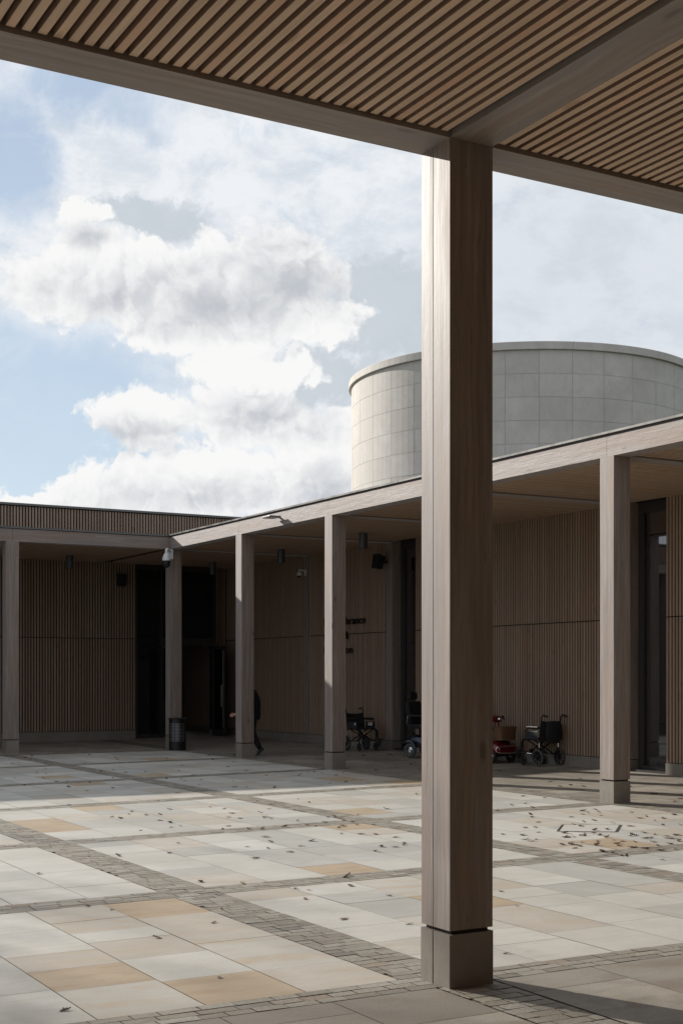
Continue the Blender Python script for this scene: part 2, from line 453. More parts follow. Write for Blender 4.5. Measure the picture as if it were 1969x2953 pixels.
# covered walks
walk = MB(); bed = MB()
def area(x0, x1, y0, y1, rot=False):
    n = max(1, round((x1-x0)/(.9 if rot else .62))); cw = (x1-x0)/n
    for i in range(n):
        a0 = x0+i*cw; a1 = a0+cw; c = y0-rnd.uniform(0,.5)
        while c < y1-.05:
            d = rnd.uniform(.7,1.15); s0 = max(c,y0); s1 = min(c+d,y1)
            if y1-s1 < .15: s1 = y1
            if s1-s0 > .04:
                walk.quad(*[(x,y,zf(x,y)+.001) for x,y in ((a0+J,s0+J),(a1-J,s0+J),(a1-J,s1-J),(a0+J,s1-J))])
            c = s1
def bedarea(x0, x1, y0, y1):
    nx = max(1, int((x1-x0)/.8)); ny = max(1, int((y1-y0)/3))
    for i in range(nx):
        for j in range(ny):
            a=x0+(x1-x0)*i/nx; b=x0+(x1-x0)*(i+1)/nx; c=y0+(y1-y0)*j/ny; d=y0+(y1-y0)*(j+1)/ny
            bed.quad(*[(x,y,zf(x,y)-.006) for x,y in ((a,c),(b,c),(b,d),(a,d))])
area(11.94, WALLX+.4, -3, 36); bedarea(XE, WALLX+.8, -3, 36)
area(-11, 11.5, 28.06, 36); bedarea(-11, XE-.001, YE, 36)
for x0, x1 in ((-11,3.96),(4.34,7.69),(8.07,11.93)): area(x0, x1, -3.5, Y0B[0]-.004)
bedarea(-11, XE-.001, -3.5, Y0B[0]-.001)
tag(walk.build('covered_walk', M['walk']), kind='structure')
tag(bed.build('walk_bed', M['joint_dark']), kind='structure')
# rotated access cover frame
cov = MB()
cp = [Vector((9.04,11.28)),Vector((9.50,11.76)),Vector((10.05,11.42)),Vector((9.55,10.92))]
cc = sum(cp, Vector((0,0)))/4
cvr = empty('access_cover', (cc.x, cc.y, 0)); tag(cvr, 'thin dark metal cover frame set askew in the pale paving among scattered leaves', 'access cover')
def ring(pts, w0, w1, z):
    mb = MB(); c = Vector((0,0))
    for i in range(4):
        a = pts[i]-cc; b = pts[(i+1) % 4]-cc
        mb.quad(*[(p.x,p.y,z) for p in (a*w0, b*w0, b*w1, a*w1)])
    return mb
ring(cp, .93, .965, .0045).build('inner_rim', M['frame'], cvr)
ring(cp, .985, 1.02, .0045).build('outer_rim', M['frame'], cvr)
st = MB(); st.poly([((p-cc).x*.925,(p-cc).y*.925,.0035) for p in cp]); st.build('stone_infill', M['p_white'], cvr)

# ------------------------------------------------------------------ buildings
def column(parent, x, y, seam=False):
    c = MB(); zb = .284
    if seam:
        c.cbox(x, x+W, y, y+W*.57-.0003, zb+.021, H, .0016); c.cbox(x, x+W, y+W*.57+.0003, y+W, zb+.021, H, .004)
    else: c.cbox(x, x+W, y, y+W, zb+.021, H-.001, .006)
    o = c.build('column', M['wz'], parent)
    p = MB()
    if seam:
        p.cbox(x-.003, x+W+.003, y-.003, y+W*.57-.002, -.02, zb, .004); p.cbox(x-.003, x+W+.003, y+W*.57+.002, y+W+.003, -.02, zb, .004)
    else: p.cbox(x-.003, x+W+.003, y-.003, y+W+.003, -.02, zb, .005)
    p.build('plinth', M['plinth'], o)
    g_ = MB(); g_.box(x+.02, x+W-.02, y+.02, y+W-.02, zb-.002, zb+.025); g_.build('shadow_gap', M['dark'], o)
    return o
def copycol(src, parent, dx, dy):
    c = src.copy(); COL.objects.link(c); c.parent = parent; c.location = (dx,dy,0)
    for ch in src.children:
        d = ch.copy(); COL.objects.link(d); d.parent = c
    return c
BT = H+.262                                                  # top of edge beams
# ---- near canopy (over the camera)
near = empty('near_canopy', (4, 3, 0))
near.location = (0,0,0)
tag(near, 'timber canopy with slatted soffit overhead, carried by the large front column', 'canopy')
tag(column(near, XM, YM, True), 'large square timber column standing in front')
col0 = column(near, XM-SP*1.01, YM)
for k in (2, 3): copycol(col0, near, -SP*(k-1), 0)
copycol(col0, near, 2*SP*1.01+.02, 0)
def one(name, mt_, par, *bx_):
    q = MB(); q.box(*bx_); return q.build(name, mt_, par)
edges = [-11.5, -7.24, -3.48, .41, XM+W/2, 7.9, XR-.004]
for a, b in zip(edges, edges[1:]):
    one('edge_beam', M['wx'], near, a+.002 if a != edges[4] else a, b-.002 if b != edges[4] else b, YM, YM+W, H, BT)
bx = [XM-SP*1.01*k for k in (3,2,1,0)]+[XM+SP*1.01]
for x in bx: one('cross_beam', M['wy'], near, x+.004, x+W-.004, -4, YM-.001, H+.003, BT)
sl = MB(); lin = MB(); PT = .0715; SW = .041
bxx = [-11.5]+bx+[XR]
for a, b in zip(bxx, bxx[1:]):
    c = a+W+.012 if a > -11.4 else a
    n = int((b-.012-c-SW)/PT); c += ((b-.012-c-SW)-n*PT)/2
    for i in range(n+1):
        x = c+i*PT; j = rnd.uniform(-.001,.001)
        yj = -4+rnd.choice([2.3,3.4,4.6,5.2])
        sl.slat(x+j, x+SW+j, yj+.001, YM-.014, SOF+rnd.uniform(-.001,.001), SOF+.045, (0,4))
        sl.slat(x+j, x+SW+j, -4, yj-.001, SOF+.0005, SOF+.0455, (0,4))
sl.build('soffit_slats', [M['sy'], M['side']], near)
lin.box(-11.5, XR, -4, YM-.002, SOF+.075, SOF+.12); lin.build('soffit_lining', M['lining'], near)
rf = MB(); rf.box(-11.5, XR-.01, -4.2, YM+W+.0-.02, BT+.012, BT+.16); rf.build('roof', M['roof'], near)
cp_ = MB(); cp_.box(-11.5, XR-.02, YM+W-.015, YM+W+.035, BT+.022, BT+.062); cp_.build('roof_capping', M['alu'], near)
bw = MB()  # unseen back wall behind the camera, added to darken canopy and column
for i in range(int(22/.0715)): bw.slat(-10.6+i*.0715, -10.6+i*.0715+.042, -3.24, -3.20, .26, SOF+.04, (4,))
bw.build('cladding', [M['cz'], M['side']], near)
one('wall', M['dark'], near, -11, WALLX+.3, -3.6, -3.25, .2, SOF+.07)
one('base_course', M['plinth'], near, -11, WALLX+.3, -3.62, -3.19, -.02, .25)

# ---- side wing
side = empty('side_wing'); tag(side, 'long low timber building along the right of the courtyard with an open colonnade', 'building')
csrc = column(side, XR, YC-SP)
for k in (2,3,4,5): copycol(csrc, side, 0, -SP*(k-1))
copycol(csrc, side, 0, SP); copycol(csrc, side, 0, -SP*5)
ed = [-4]+[YC+W/2-SP*k for k in (6,5,4,3,2,1)]+[YC+W-.001]
for a, b in zip(ed, ed[1:]): one('edge_beam', M['wy'], side, XR, XR+W, a+.0025, b-(.0025 if b < 28 else 0), H, BT)
cr = MB(); cr.box(XR+.02, XR+W-.02, -4, YC+W-.02, H+.02, BT-.004); cr.build('beam_core', M['dark'], side)
ybm = [YC-SP*k for k in (6,5,4,3,2,1,0)]
for y in ybm: one('cross_beam', M['wx'], side, XR+W+.001, WALLX-.002, y+.004, y+W-.004, H+.004, BT-.02)
sl = MB(); yy = [-4-W]+ybm+[WALLY+4]
for a, b in zip(yy, yy[1:]):
    c = a+W+.012; n = int((b-.012-c-SW)/PT); c += ((b-.012-c-SW)-n*PT)/2
    for i in range(n+1):
        y = c+i*PT; sl.slat(XR+W+.014, WALLX-.01, y, y+SW, SOF+rnd.uniform(-.0015,.0015), SOF+.045, (0,5))
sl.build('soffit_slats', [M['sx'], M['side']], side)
ln = MB(); ln.box(XR+W+.002, WALLX+.6, -4, WALLY+4, SOF+.075, SOF+.12); ln.build('soffit_lining', M['lining'], side)
rf = MB(); rf.box(XR+.03, WALLX+9, -4, WALLY+4, BT+.028, BT+.058)
rf.build('roof', M['roof'], side)
up = MB(); up.box(XR+.016, XR+.10, -4, YC+W-.02, BT-.001, BT+.03); up.build('gap_strip', simple('purple_strip', (.13,.11,.115), .6), side)
cp_ = MB(); yj = [-4]+[YC-1.9-SP*k for k in (6,5,4,3,2,1,0)]+[YC+W+.03]
for a, b in zip(yj, yj[1:]):
    cp_.box(XR-.030, XR+.09, a+.0015, b-.0015, BT+.030, BT+.046); cp_.box(XR-.022, XR+.09, a+.0015, b-.0015, BT+.048, BT+.062)
cp_.build('roof_capping', M['alu'], side)
# wall: cladding panels between windows and pilasters
PIL = [28.26, 24.50, 17.10, 9.72]
WIN = [(23.62,24.48),(16.24,17.08),(8.86,9.70)]
ZJ = 2.585
def clad_x(parent, y0, y1, zt=SOF+.03, zb=.262, name='cladding'):
    s = MB(); n = max(1, round((y1-y0)/.0715)); p = (y1-y0)/n
    for i in range(n):
        y = y0+i*p+(p-.038)/2
        j = rnd.uniform(-.0015,.0015)
        s.slat(WALLX+j, WALLX+.04, y, y+.042, zb, ZJ-.010, (5,)); s.slat(WALLX+j, WALLX+.04, y, y+.042, ZJ+.010, zt, (5,))
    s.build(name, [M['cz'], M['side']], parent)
blocks = [(28.56, 36.),(24.80, 28.24),(17.40, 23.60),(10.02,16.22),(-3.2,8.84)]
bkm = MB()
for a, b in blocks:
    clad_x(side, a, b); bkm.box(WALLX+.041, WALLX+.40, a-.012, b+.012, .20, SOF+.07)
bkm.build('wall', M['dark'], side)
for y in PIL:
    pl = MB(); pl.cbox(WALLX-.004, WALLX+.30, y, y+.275, .262, SOF+.02, .004); pl.build('pilaster', M['wz'], side)
for a, b in ((24.52,36.),(17.12,23.60),(9.74,16.22),(-3.2,8.84)):
    c = a; bc = MB()
    while c < b-.01:
        d = min(c+1.25, b); d = b if b-d < .4 else d
        bc.box(WALLX-.008, WALLX+.30, c+.0015, d-.0015, -.02, .250); c = d
    bc.build('base_course', M['plinth'], side)
for (a, b) in WIN:
    fr = MB(); X = WALLX+.20; z0 = .085; z1 = SOF+.02
    fr.box(X, X+.10, a, a+.05, z0, z1); fr.box(X, X+.10, b-.12, b, z0, z1)
    fr.box(X-.02, X+.10, a+.051, b-.121, z0-.02, z0+.075); fr.box(X, X+.10, a+.051, b-.121, z1-.18, z1)
    fr.box(WALLX+.05, X-.03, a, b, .05, .10)
    w_ = fr.build('window', M['frame'], side)
    gl = MB(); gl.box(X+.04, X+.05, a+.045, b-.115, z0+.07, z1-.17); gl.build('pane', M['glass'], w_)
# joint line in front of the top slats is left open; far end wall of the walk
bk = MB(); bk.box(WALLX+.42, WALLX+9, -4, WALLY+4, -.02, BT-.01); bk.build('rear_mass', M['dark'], side)

# ---- end wing
end = empty('end_wing'); tag(end, 'low timber building closing the far left end of the courtyard, raised slatted parapet', 'building')
c2 = column(end, XR-SP, YC)
for k in (2,3,4,5): copycol(c2, end, -SP*(k-1), 0)
ed = [-11.5]+[XR+W/2-SP*k for k in (6,5,4,3,2,1)]+[XR-.002]
ed = [e for e in ed if e >= -11.5]
for a, b in zip(ed, ed[1:]): one('edge_beam', M['wx'], end, a+.0025, b-(.0025 if b < 11 else 0), YC, YC+W, H, BT)
xbm = [XR-SP*k for k in (5,4,3,2,1)]
for x in xbm: one('cross_beam', M['wy'], end, x+.004, x+W-.004, YC+W+.001, WALLY-.002, H+.004, BT-.02)
sl = MB(); xx = [-11.5-W]+xbm+[XR]
for a, b in zip(xx, xx[1:]):
    c = a+W+.012; n = int((b-.012-c-SW)/PT); c += ((b-.012-c-SW)-n*PT)/2
    for i in range(n+1):
        x = c+i*PT; sl.slat(x, x+SW, YC+W+.014, WALLY-.01, SOF+rnd.uniform(-.0015,.0015), SOF+.045, (0,2))
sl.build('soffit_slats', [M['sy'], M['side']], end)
ln = MB(); ln.box(-11.5, XR+W, YC+W+.002, WALLY+.5, SOF+.077, SOF+.118); ln.build('soffit_lining', M['lining'], end)
rf = MB(); rf.box(-11.5, XR+.028, YC+.03, WALLY+6, BT+.026, BT+.056); rf.build('roof', M['roof'], end)
cp_ = MB(); cp_.box(-11.5, XR-.032, YC-.022, YC+.10, BT+.012, BT+.030); cp_.build('roof_capping', M['alu'], end)
PY = 29.7; PZ = 5.47
pp = MB(); n = int(28/.0695)
for i in range(n):
    x = -11.4+i*.0695; pp.slat(x, x+.038, PY-.001+rnd.uniform(-.001,.001), PY+.042, BT+.06, PZ-.05, (2,))
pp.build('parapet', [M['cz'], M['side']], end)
pb = MB(); pb.box(-11.5, 16.6, PY+.043, PY+.30, BT+.058, PZ-.03); pb.build('parapet_backing', M['dark'], end)
pc = MB(); pc.box(-11.5, 16.6, PY-.035, PY+.34, PZ-.028, PZ+.02); pc.build('parapet_capping', M['alu'], end)
VD = 12.52
s = MB(); n = round((VD+11)/.0715); p = (VD+11)/n
for i in range(n):
    x = -11+i*p+(p-.038)/2; s.slat(x, x+.038, WALLY, WALLY+.04, .262, ZJ-.010, (2,)); s.slat(x, x+.038, WALLY, WALLY+.04, ZJ+.010, SOF+.03, (2,))
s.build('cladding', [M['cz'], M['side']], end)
wl = MB(); wl.box(-11, VD-.005, WALLY+.041, WALLY+.4, .2, SOF+.07); wl.build('wall', M['dark'], end); one('wall', M['dark'], end, 14.80, WALLX-.01, WALLY+.30, WALLY+.5, .2, SOF+.07)
bc = MB(); c = -11
while c < VD-.01:
    d = min(c+1.25, VD); bc.box(c+.0015, d-.0015, WALLY-.008, WALLY+.4, -.02, .25); c = d
bc.build('base_course', M['plinth'], end); one('base_course', M['plinth'], end, 14.80, WALLX-.011, WALLY+.27, WALLY+.5, -.02, .25)
s = MB()
for i in range(5): s.box(14.82+i*.0715, 14.858+i*.0715, WALLY+.26, WALLY+.299, .262, SOF+.03)
s.build('cladding', M['cz'], end)
# glazed entrance: fixed pane, transom, two open leaves
X = WALLY+.02; z0 = .04
gs = MB()
for x in (VD+.005, 13.22, 14.72): gs.box(x, x+.06, X, X+.12, z0, SOF+.02)
gs.box(VD+.066, 13.219, X, X+.12, z0, z0+.10); gs.box(VD+.066, 13.219, X, X+.12, SOF-.14, SOF+.018)
gs.box(13.281, 14.719, X, X+.12, 2.44, 2.62); gs.box(13.281, 14.719, X, X+.12, SOF-.14, SOF+.018)
scr = gs.build('entrance_screen', M['frame'], end)
gl = MB(); gl.box(VD+.06, 13.225, X+.05, X+.06, z0+.09, SOF-.13); gl.build('pane', M['glass_dim'], scr)
gl = MB(); gl.box(13.275, 14.725, X+.05, X+.06, 2.61, SOF-.13); gl.build('pane', M['glass_dim'], scr)
def leaf(xh, side_):
    # leaf hinged at xh standing open towards the courtyard
    y1 = X-.01; y0 = y1-.72; x0 = xh; x1 = xh+.05
    d = MB(); d.box(x0,x1,y0,y0+.07,.06,2.42); d.box(x0,x1,y1-.07,y1,.06,2.42)
    d.box(x0,x1,y0+.071,y1-.071,.06,.24); d.box(x0,x1,y0+.071,y1-.071,2.34,2.42)
    o = d.build('door', M['frame'], end)
    q = MB(); q.box(x0+.02,x0+.03,y0+.065,y1-.065,.235,2.345); q.build('pane', M['glass_dim'], o)
    h = MB(); xx_ = x0-.05
    h.tube([(x0,y0+.035,.85),(xx_,y0+.035,.85),(xx_,y0+.035,1.40),(x0,y0+.035,1.40)], .009)
    h.tube([(x0-.012,y0+.012,.3),(x0-.012,y0+.012,2.3)], .004); h.build('handle', M['steel'], o)
    a = MB(); a.tube([(x0+.02,y0+.2,2.44),(x0-side_*.28,y1+.0,2.45)], .010); a.build('closer_arm', M['steel'], o)
    return o
leaf(14.66, 1); leaf(13.22, -1)
one('lobby_wall', M['void'], end, VD-.3, WALLX+.04, WALLY+4.2, WALLY+4.4, -.02, SOF+.07); one('lobby_wall', M['void'], end, VD-.2, VD-.11, WALLY+.41, WALLY+4.2, -.02, SOF+.07)
ex = empty('exit_sign', (13.62, WALLY+.35, 4.28)); tag(ex, 'small green lit exit sign hung behind the glass above the entrance', 'sign')
e_ = MB(); e_.box(-.13,.13,0,.03,-.06,.06); e_.build('housing', M['green'], ex)
e_ = MB(); e_.box(-.13,.13,.0,.03,-.085,-.063); e_.build('lit_edge', M['white'], ex)

# ---- stone drum
DC = (24.0, 31.6); DR = 4.93; DZ = 10.15
drum = empty('stone_drum', (DC[0], DC[1], 0)); tag(drum, 'round pale limestone drum rising behind the colonnade, thin overhanging rim', 'rotunda')
a0 = math.atan2(27.0-DC[1], 22.15-DC[0])
core = MB(); core.lathe([(DR-.02, 3.), (DR-.02, DZ-.06)], 96); core.build('core', simple('drum_joint', (.50,.465,.42), .9), drum, smooth=True)
pan = MB(); NP = 36; rows = 12; rh = .598; zt = DZ-.205
for r in range(rows):
    z1 = zt-r*rh-.003; zz0 = zt-(r+1)*rh+.003
    for k in range(NP):
        ta = a0+2*PI*k/NP+.0007; tb = a0+2*PI*(k+1)/NP-.0007
        n0 = len(pan.v); ns = 4
        rr_ = DR+rnd.uniform(-.0012,.0012)
        for j in range(ns+1):
            t_ = ta+(tb-ta)*j/ns
            pan.v += [(rr_*math.cos(t_), rr_*math.sin(t_), zz0), (rr_*math.cos(t_), rr_*math.sin(t_), z1)]
        for j in range(ns):
            a = n0+2*j; pan.f.append((a, a+2, a+3, a+1)); pan.m.append(0)
pw = pan.build('wall_panels', M['drum'], drum)
rim = MB()
for k in range(12):
    ta = a0+2*PI*k/12+.0006; tb = a0+2*PI*(k+1)/12-.0006; ns = 12
    prof = [(DR-.03, DZ-.198),(DR+.072, DZ-.198),(DR+.076, DZ-.19),(DR+.076, DZ-.012),(DR+.066, DZ),(DR-.35, DZ+.01)]
    n0 = len(rim.v); kk = len(prof)
    for j in range(ns+1):
        t_ = ta+(tb-ta)*j/ns
        rim.v += [(q*math.cos(t_), q*math.sin(t_), z) for q, z in prof]
    for j in range(ns):
        for i in range(kk-1):
            a = n0+j*kk+i; rim.f.append((a, a+kk, a+kk+1, a+1)); rim.m.append(0)
rim.build('rim', M['drum'], drum)
cap = MB(); cap.poly([((DR-.3)*math.cos(2*PI*i/64), (DR-.3)*math.sin(2*PI*i/64), DZ+.004) for i in range(64)]); cap.build('roof', M['roof'], drum)

# ------------------------------------------------------------------ fittings
def downlight(x, y, label):
    o = empty('ceiling_light', (x, y, SOF)); tag(o, label, 'ceiling light', 'cylinder downlights under the canopies')
    return o
DL = MB(); DL.lathe([(0,0),(.062,0),(.086,-.004),(.086,-.30),(.092,-.302),(.092,-.315),(.078,-.315),(.078,-.29),(0,-.29)], 28)
dl0 = downlight(13.74, 23.25, 'grey cylinder downlight above the lettering, right of the second colonnade column')
cyl = DL.build('housing', M['lamp'], dl0, smooth=True)
ln_ = MB(); ln_.lathe([(0,-.285),(.076,-.285)], 20); lens = ln_.build('lens', M['steel'], dl0)
for x, y, lb in ((13.90,27.15,'grey cylinder downlight hanging between the first and second colonnade columns'),
                 (13.97,31.05,'grey cylinder downlight in the dark bay right of the domed camera, near the doors'),
                 (10.27,31.05,'dim cylinder downlight in front of the far left slatted wall')):
    o = downlight(x, y, lb)
    for ch in (cyl, lens):
        c = ch.copy(); COL.objects.link(c); c.parent = o
def speaker(x, y, z, rz, label):
    o = empty('wall_speaker', (x,y,z), rz); tag(o, label, 'loudspeaker')
    b = MB(); R = Matrix.Rotation(math.radians(-16), 4, 'X')
    n = len(b.v)
    for q in ((-.10,-.09,-.15),(.10,-.09,-.15),(.075,.09,-.13),(-.075,.09,-.13),(-.13,-.12,.15),(.13,-.12,.15),(.09,.09,.15),(-.09,.09,.15)):
        b.v.append(tuple(R @ Vector(q)))
    for f in ((0,3,2,1),(4,5,6,7),(0,1,5,4),(1,2,6,5),(2,3,7,6),(3,0,4,7)): b.f.append(tuple(n+i for i in f)); b.m.append(0)
    b.build('cabinet', M['black'], o, bevel=.012)
    g_ = MB(); g_.box(-.03,.03,.09,.22,-.02,.03); g_.build('bracket', M['frame'], o)
    return o
speaker(14.98, 24.70, 4.07, -PI/2, 'black wall speaker tilted down beside the tall window left of the front column')
speaker(12.05, 32.38, 4.04, 0, 'black wall speaker on the far left slatted wall beside the entrance glass')
# dome cameras
def dome(x, y, z, rz, s, label, big):
    o = empty('security_camera', (x,y,z), rz); tag(o, label, 'camera')
    b = MB()
    b.box(-.075*s,.075*s,-.02*s,0,-.12*s,.12*s)
    b.build('wall_plate', M['white'], o, bevel=.006)
    a = MB(); a.tube([(0,-.01,.06*s),(0,-.14*s,.09*s),(0,-.22*s,.10*s),(0,-.25*s,.07*s),(0,-.25*s,-.02*s)], .032*s, 12); a.build('bracket_arm', M['white'], o, smooth=True)
    h = MB(); mt = Matrix.Translation((0,-.25*s,0))
    if big:
        h.lathe([(.01,.0),(.045*s,.0),(.075*s,-.05*s),(.098*s,-.12*s),(.10*s,-.17*s),(.085*s,-.175*s),(0,-.175*s)], 24, mt)
        h.build('housing', M['white'], o, smooth=True)
        d = MB(); d.lathe([(.088*s,-.176*s),(.094*s,-.22*s),(.09*s,-.27*s),(.07*s,-.31*s),(.04*s,-.335*s),(0,-.34*s)], 24, mt); d.build('lens_dome', M['black'], o, smooth=True)
    else:
        h.lathe([(.01,.0),(.085*s,-.01*s),(.09*s,-.10*s),(.08*s,-.115*s),(0,-.115*s)], 24, mt); h.build('housing', M['white'], o, smooth=True)
        d = MB(); d.lathe([(.06*s,-.116*s),(.055*s,-.15*s),(.03*s,-.175*s),(0,-.18*s)], 20, mt); d.build('lens_dome', M['black'], o, smooth=True)
    return o
dome(XR+.012, YC+.012, 4.36, -PI/4, .95, 'white domed security camera fixed high on the corner column', True)
cam2 = dome(WALLX-.006, 28.42, 4.10, -PI/2, .66, 'small white security camera on the dark wall between two colonnade columns', False)
# small fascia floodlight
fl = empty('fascia_light', (XR, 22.75, H+.145)); tag(fl, 'slim grey floodlight sticking out of the sunlit roof edge beam', 'floodlight')
b = MB(); b.box(-.30,-.06,-.16,.16,-.008,.022); b.build('head', M['alu'], fl, bevel=.004)
b = MB(); b.box(-.06,-.001,-.03,.03,-.002,.016); b.build('arm', M['alu'], fl)
b = MB(); b.box(-.27,-.09,-.14,.14,-.012,-.0085); b.build('lens', M['white'], fl)
# lettering
let = empty('wall_lettering', (WALLX-.03, 27.47, 2.80)); tag(let, 'black raised lettering on the slatted wall, mostly hidden by a column, reading Remembrance', 'lettering')
def text(body, z, width):
    cu = bpy.data.curves.new('text_line', 'FONT'); cu.body = body; cu.size = .25; cu.extrude = .008; cu.offset = .001
    o = bpy.data.objects.new('text_line', cu); COL.objects.link(o)
    bpy.context.view_layer.update()
    w = o.dimensions.x
    dg = bpy.context.evaluated_depsgraph_get(); me = bpy.data.meshes.new_from_object(o.evaluated_get(dg))
    bpy.data.objects.remove(o)
    me.materials.clear(); me.materials.append(M['letter'])
    sx = width/w
    mt = Matrix(((0,0,-1,0),(-1,0,0,0),(0,1,0,0),(0,0,0,1)))
    me.transform(mt @ Matrix.Diagonal((sx,1,1,1)))
    q = bpy.data.objects.new('text_line', me); COL.objects.link(q); q.parent = let; q.location = (0,0,z)
text('Remembrance', 0, 1.87); text('Centre &', -.325, 1.15); text('Exhibition', -.65, 1.30)
# litter bin
bn = empty('litter_bin', (11.60, 27.66, 0)); tag(bn, 'dark slotted steel litter bin standing against the corner column', 'litter bin')
b = MB(); R_ = .19
b.lathe([(0,.0),(R_-.01,.0),(R_,.01),(R_,.19)], 40)
b.lathe([(R_,.60),(R_,.69),(R_+.012,.70),(R_+.03,.70),(R_+.03,.712),(R_-.03,.716),(R_-.05,.705),(R_-.05,.62)], 40)
b.build('body', M['bin'], bn, smooth=True)
b = MB(); b.lathe([(R_-.035,.02),(R_-.035,.62)], 32); b.build('liner', simple('bin_liner', (.42,.42,.44), .3, .5), bn, smooth=True)
b = MB()
for i in range(13):
    z = .19+i*.0316
    for k in range(8):
        t0 = 2*PI*k/8+.10; t1 = 2*PI*(k+1)/8
        n0 = len(b.v)
        for j in range(7):
            t_ = t0+(t1-t0)*j/6; b.v += [(R_*math.cos(t_),R_*math.sin(t_),z),(R_*math.cos(t_),R_*math.sin(t_),z+.014)]
        for j in range(6): a=n0+2*j; b.f.append((a,a+2,a+3,a+1)); b.m.append(0)
for k in range(8):
    t0 = 2*PI*k/8; t1 = t0+.10
    b.quad(*[(R_*math.cos(t_),R_*math.sin(t_),z) for t_, z in ((t0,.19),(t1,.19),(t1,.60),(t0,.60))])
b.build('slotted_shell', M['bin'], bn)

# ------------------------------------------------------------------ wheelchairs
def ringm(mb, c, ax, R, r, seg=28, s2=8, m=0):
    ax = Vector(ax).normalized(); a = ax.cross(Vector((0,0,1))).normalized(); bb = ax.cross(a)
    n0 = len(mb.v)
    for i in range(seg):
        t_ = 2*PI*i/seg; d = a*math.cos(t_)+bb*math.sin(t_)
        for j in range(s2):
            p = 2*PI*j/s2; mb.v.append(tuple(Vector(c)+d*(R+r*math.cos(p))+ax*r*math.sin(p)))
    for i in range(seg):
        for j in range(s2):
            a1 = n0+i*s2+j; b1 = n0+i*s2+(j+1)%s2; c1 = n0+((i+1)%seg)*s2+(j+1)%s2; d1 = n0+((i+1)%seg)*s2+j
            mb.f.append((a1,b1,c1,d1)); mb.m.append(m)
def wheel(parent, c, R, tw, tyre, spokes=8, hub=None, disc=False):
    t_ = MB(); ringm(t_, c, (1,0,0), R-tw/2, tw/2); o = t_.build('wheel', tyre, parent, smooth=True)
    r_ = MB(); ringm(r_, c, (1,0,0), R-tw-.006, .008, m=0)
    c = Vector(c)
    for k in range(spokes):
        a = 2*PI*k/spokes; r_.tube([c, c+Vector((0, math.cos(a), math.sin(a)))*(R-tw-.004)], .0085, 6)
    r_.tube([c-Vector((.03,0,0)), c+Vector((.03,0,0))], .022, 12)
    if disc:
        mt = Matrix.Translation(c) @ Matrix.Rotation(PI/2, 4, 'Y')
        r_.lathe([(R-tw,.012),(R-tw-.02,.02),(.03,.004),(0,.004)], 24, mt); r_.lathe([(R-tw,-.012),(R-tw-.02,-.02),(.03,-.004),(0,-.004)], 24, mt)
    r_.build('rim', hub or M['black'], o, smooth=True)
    return o
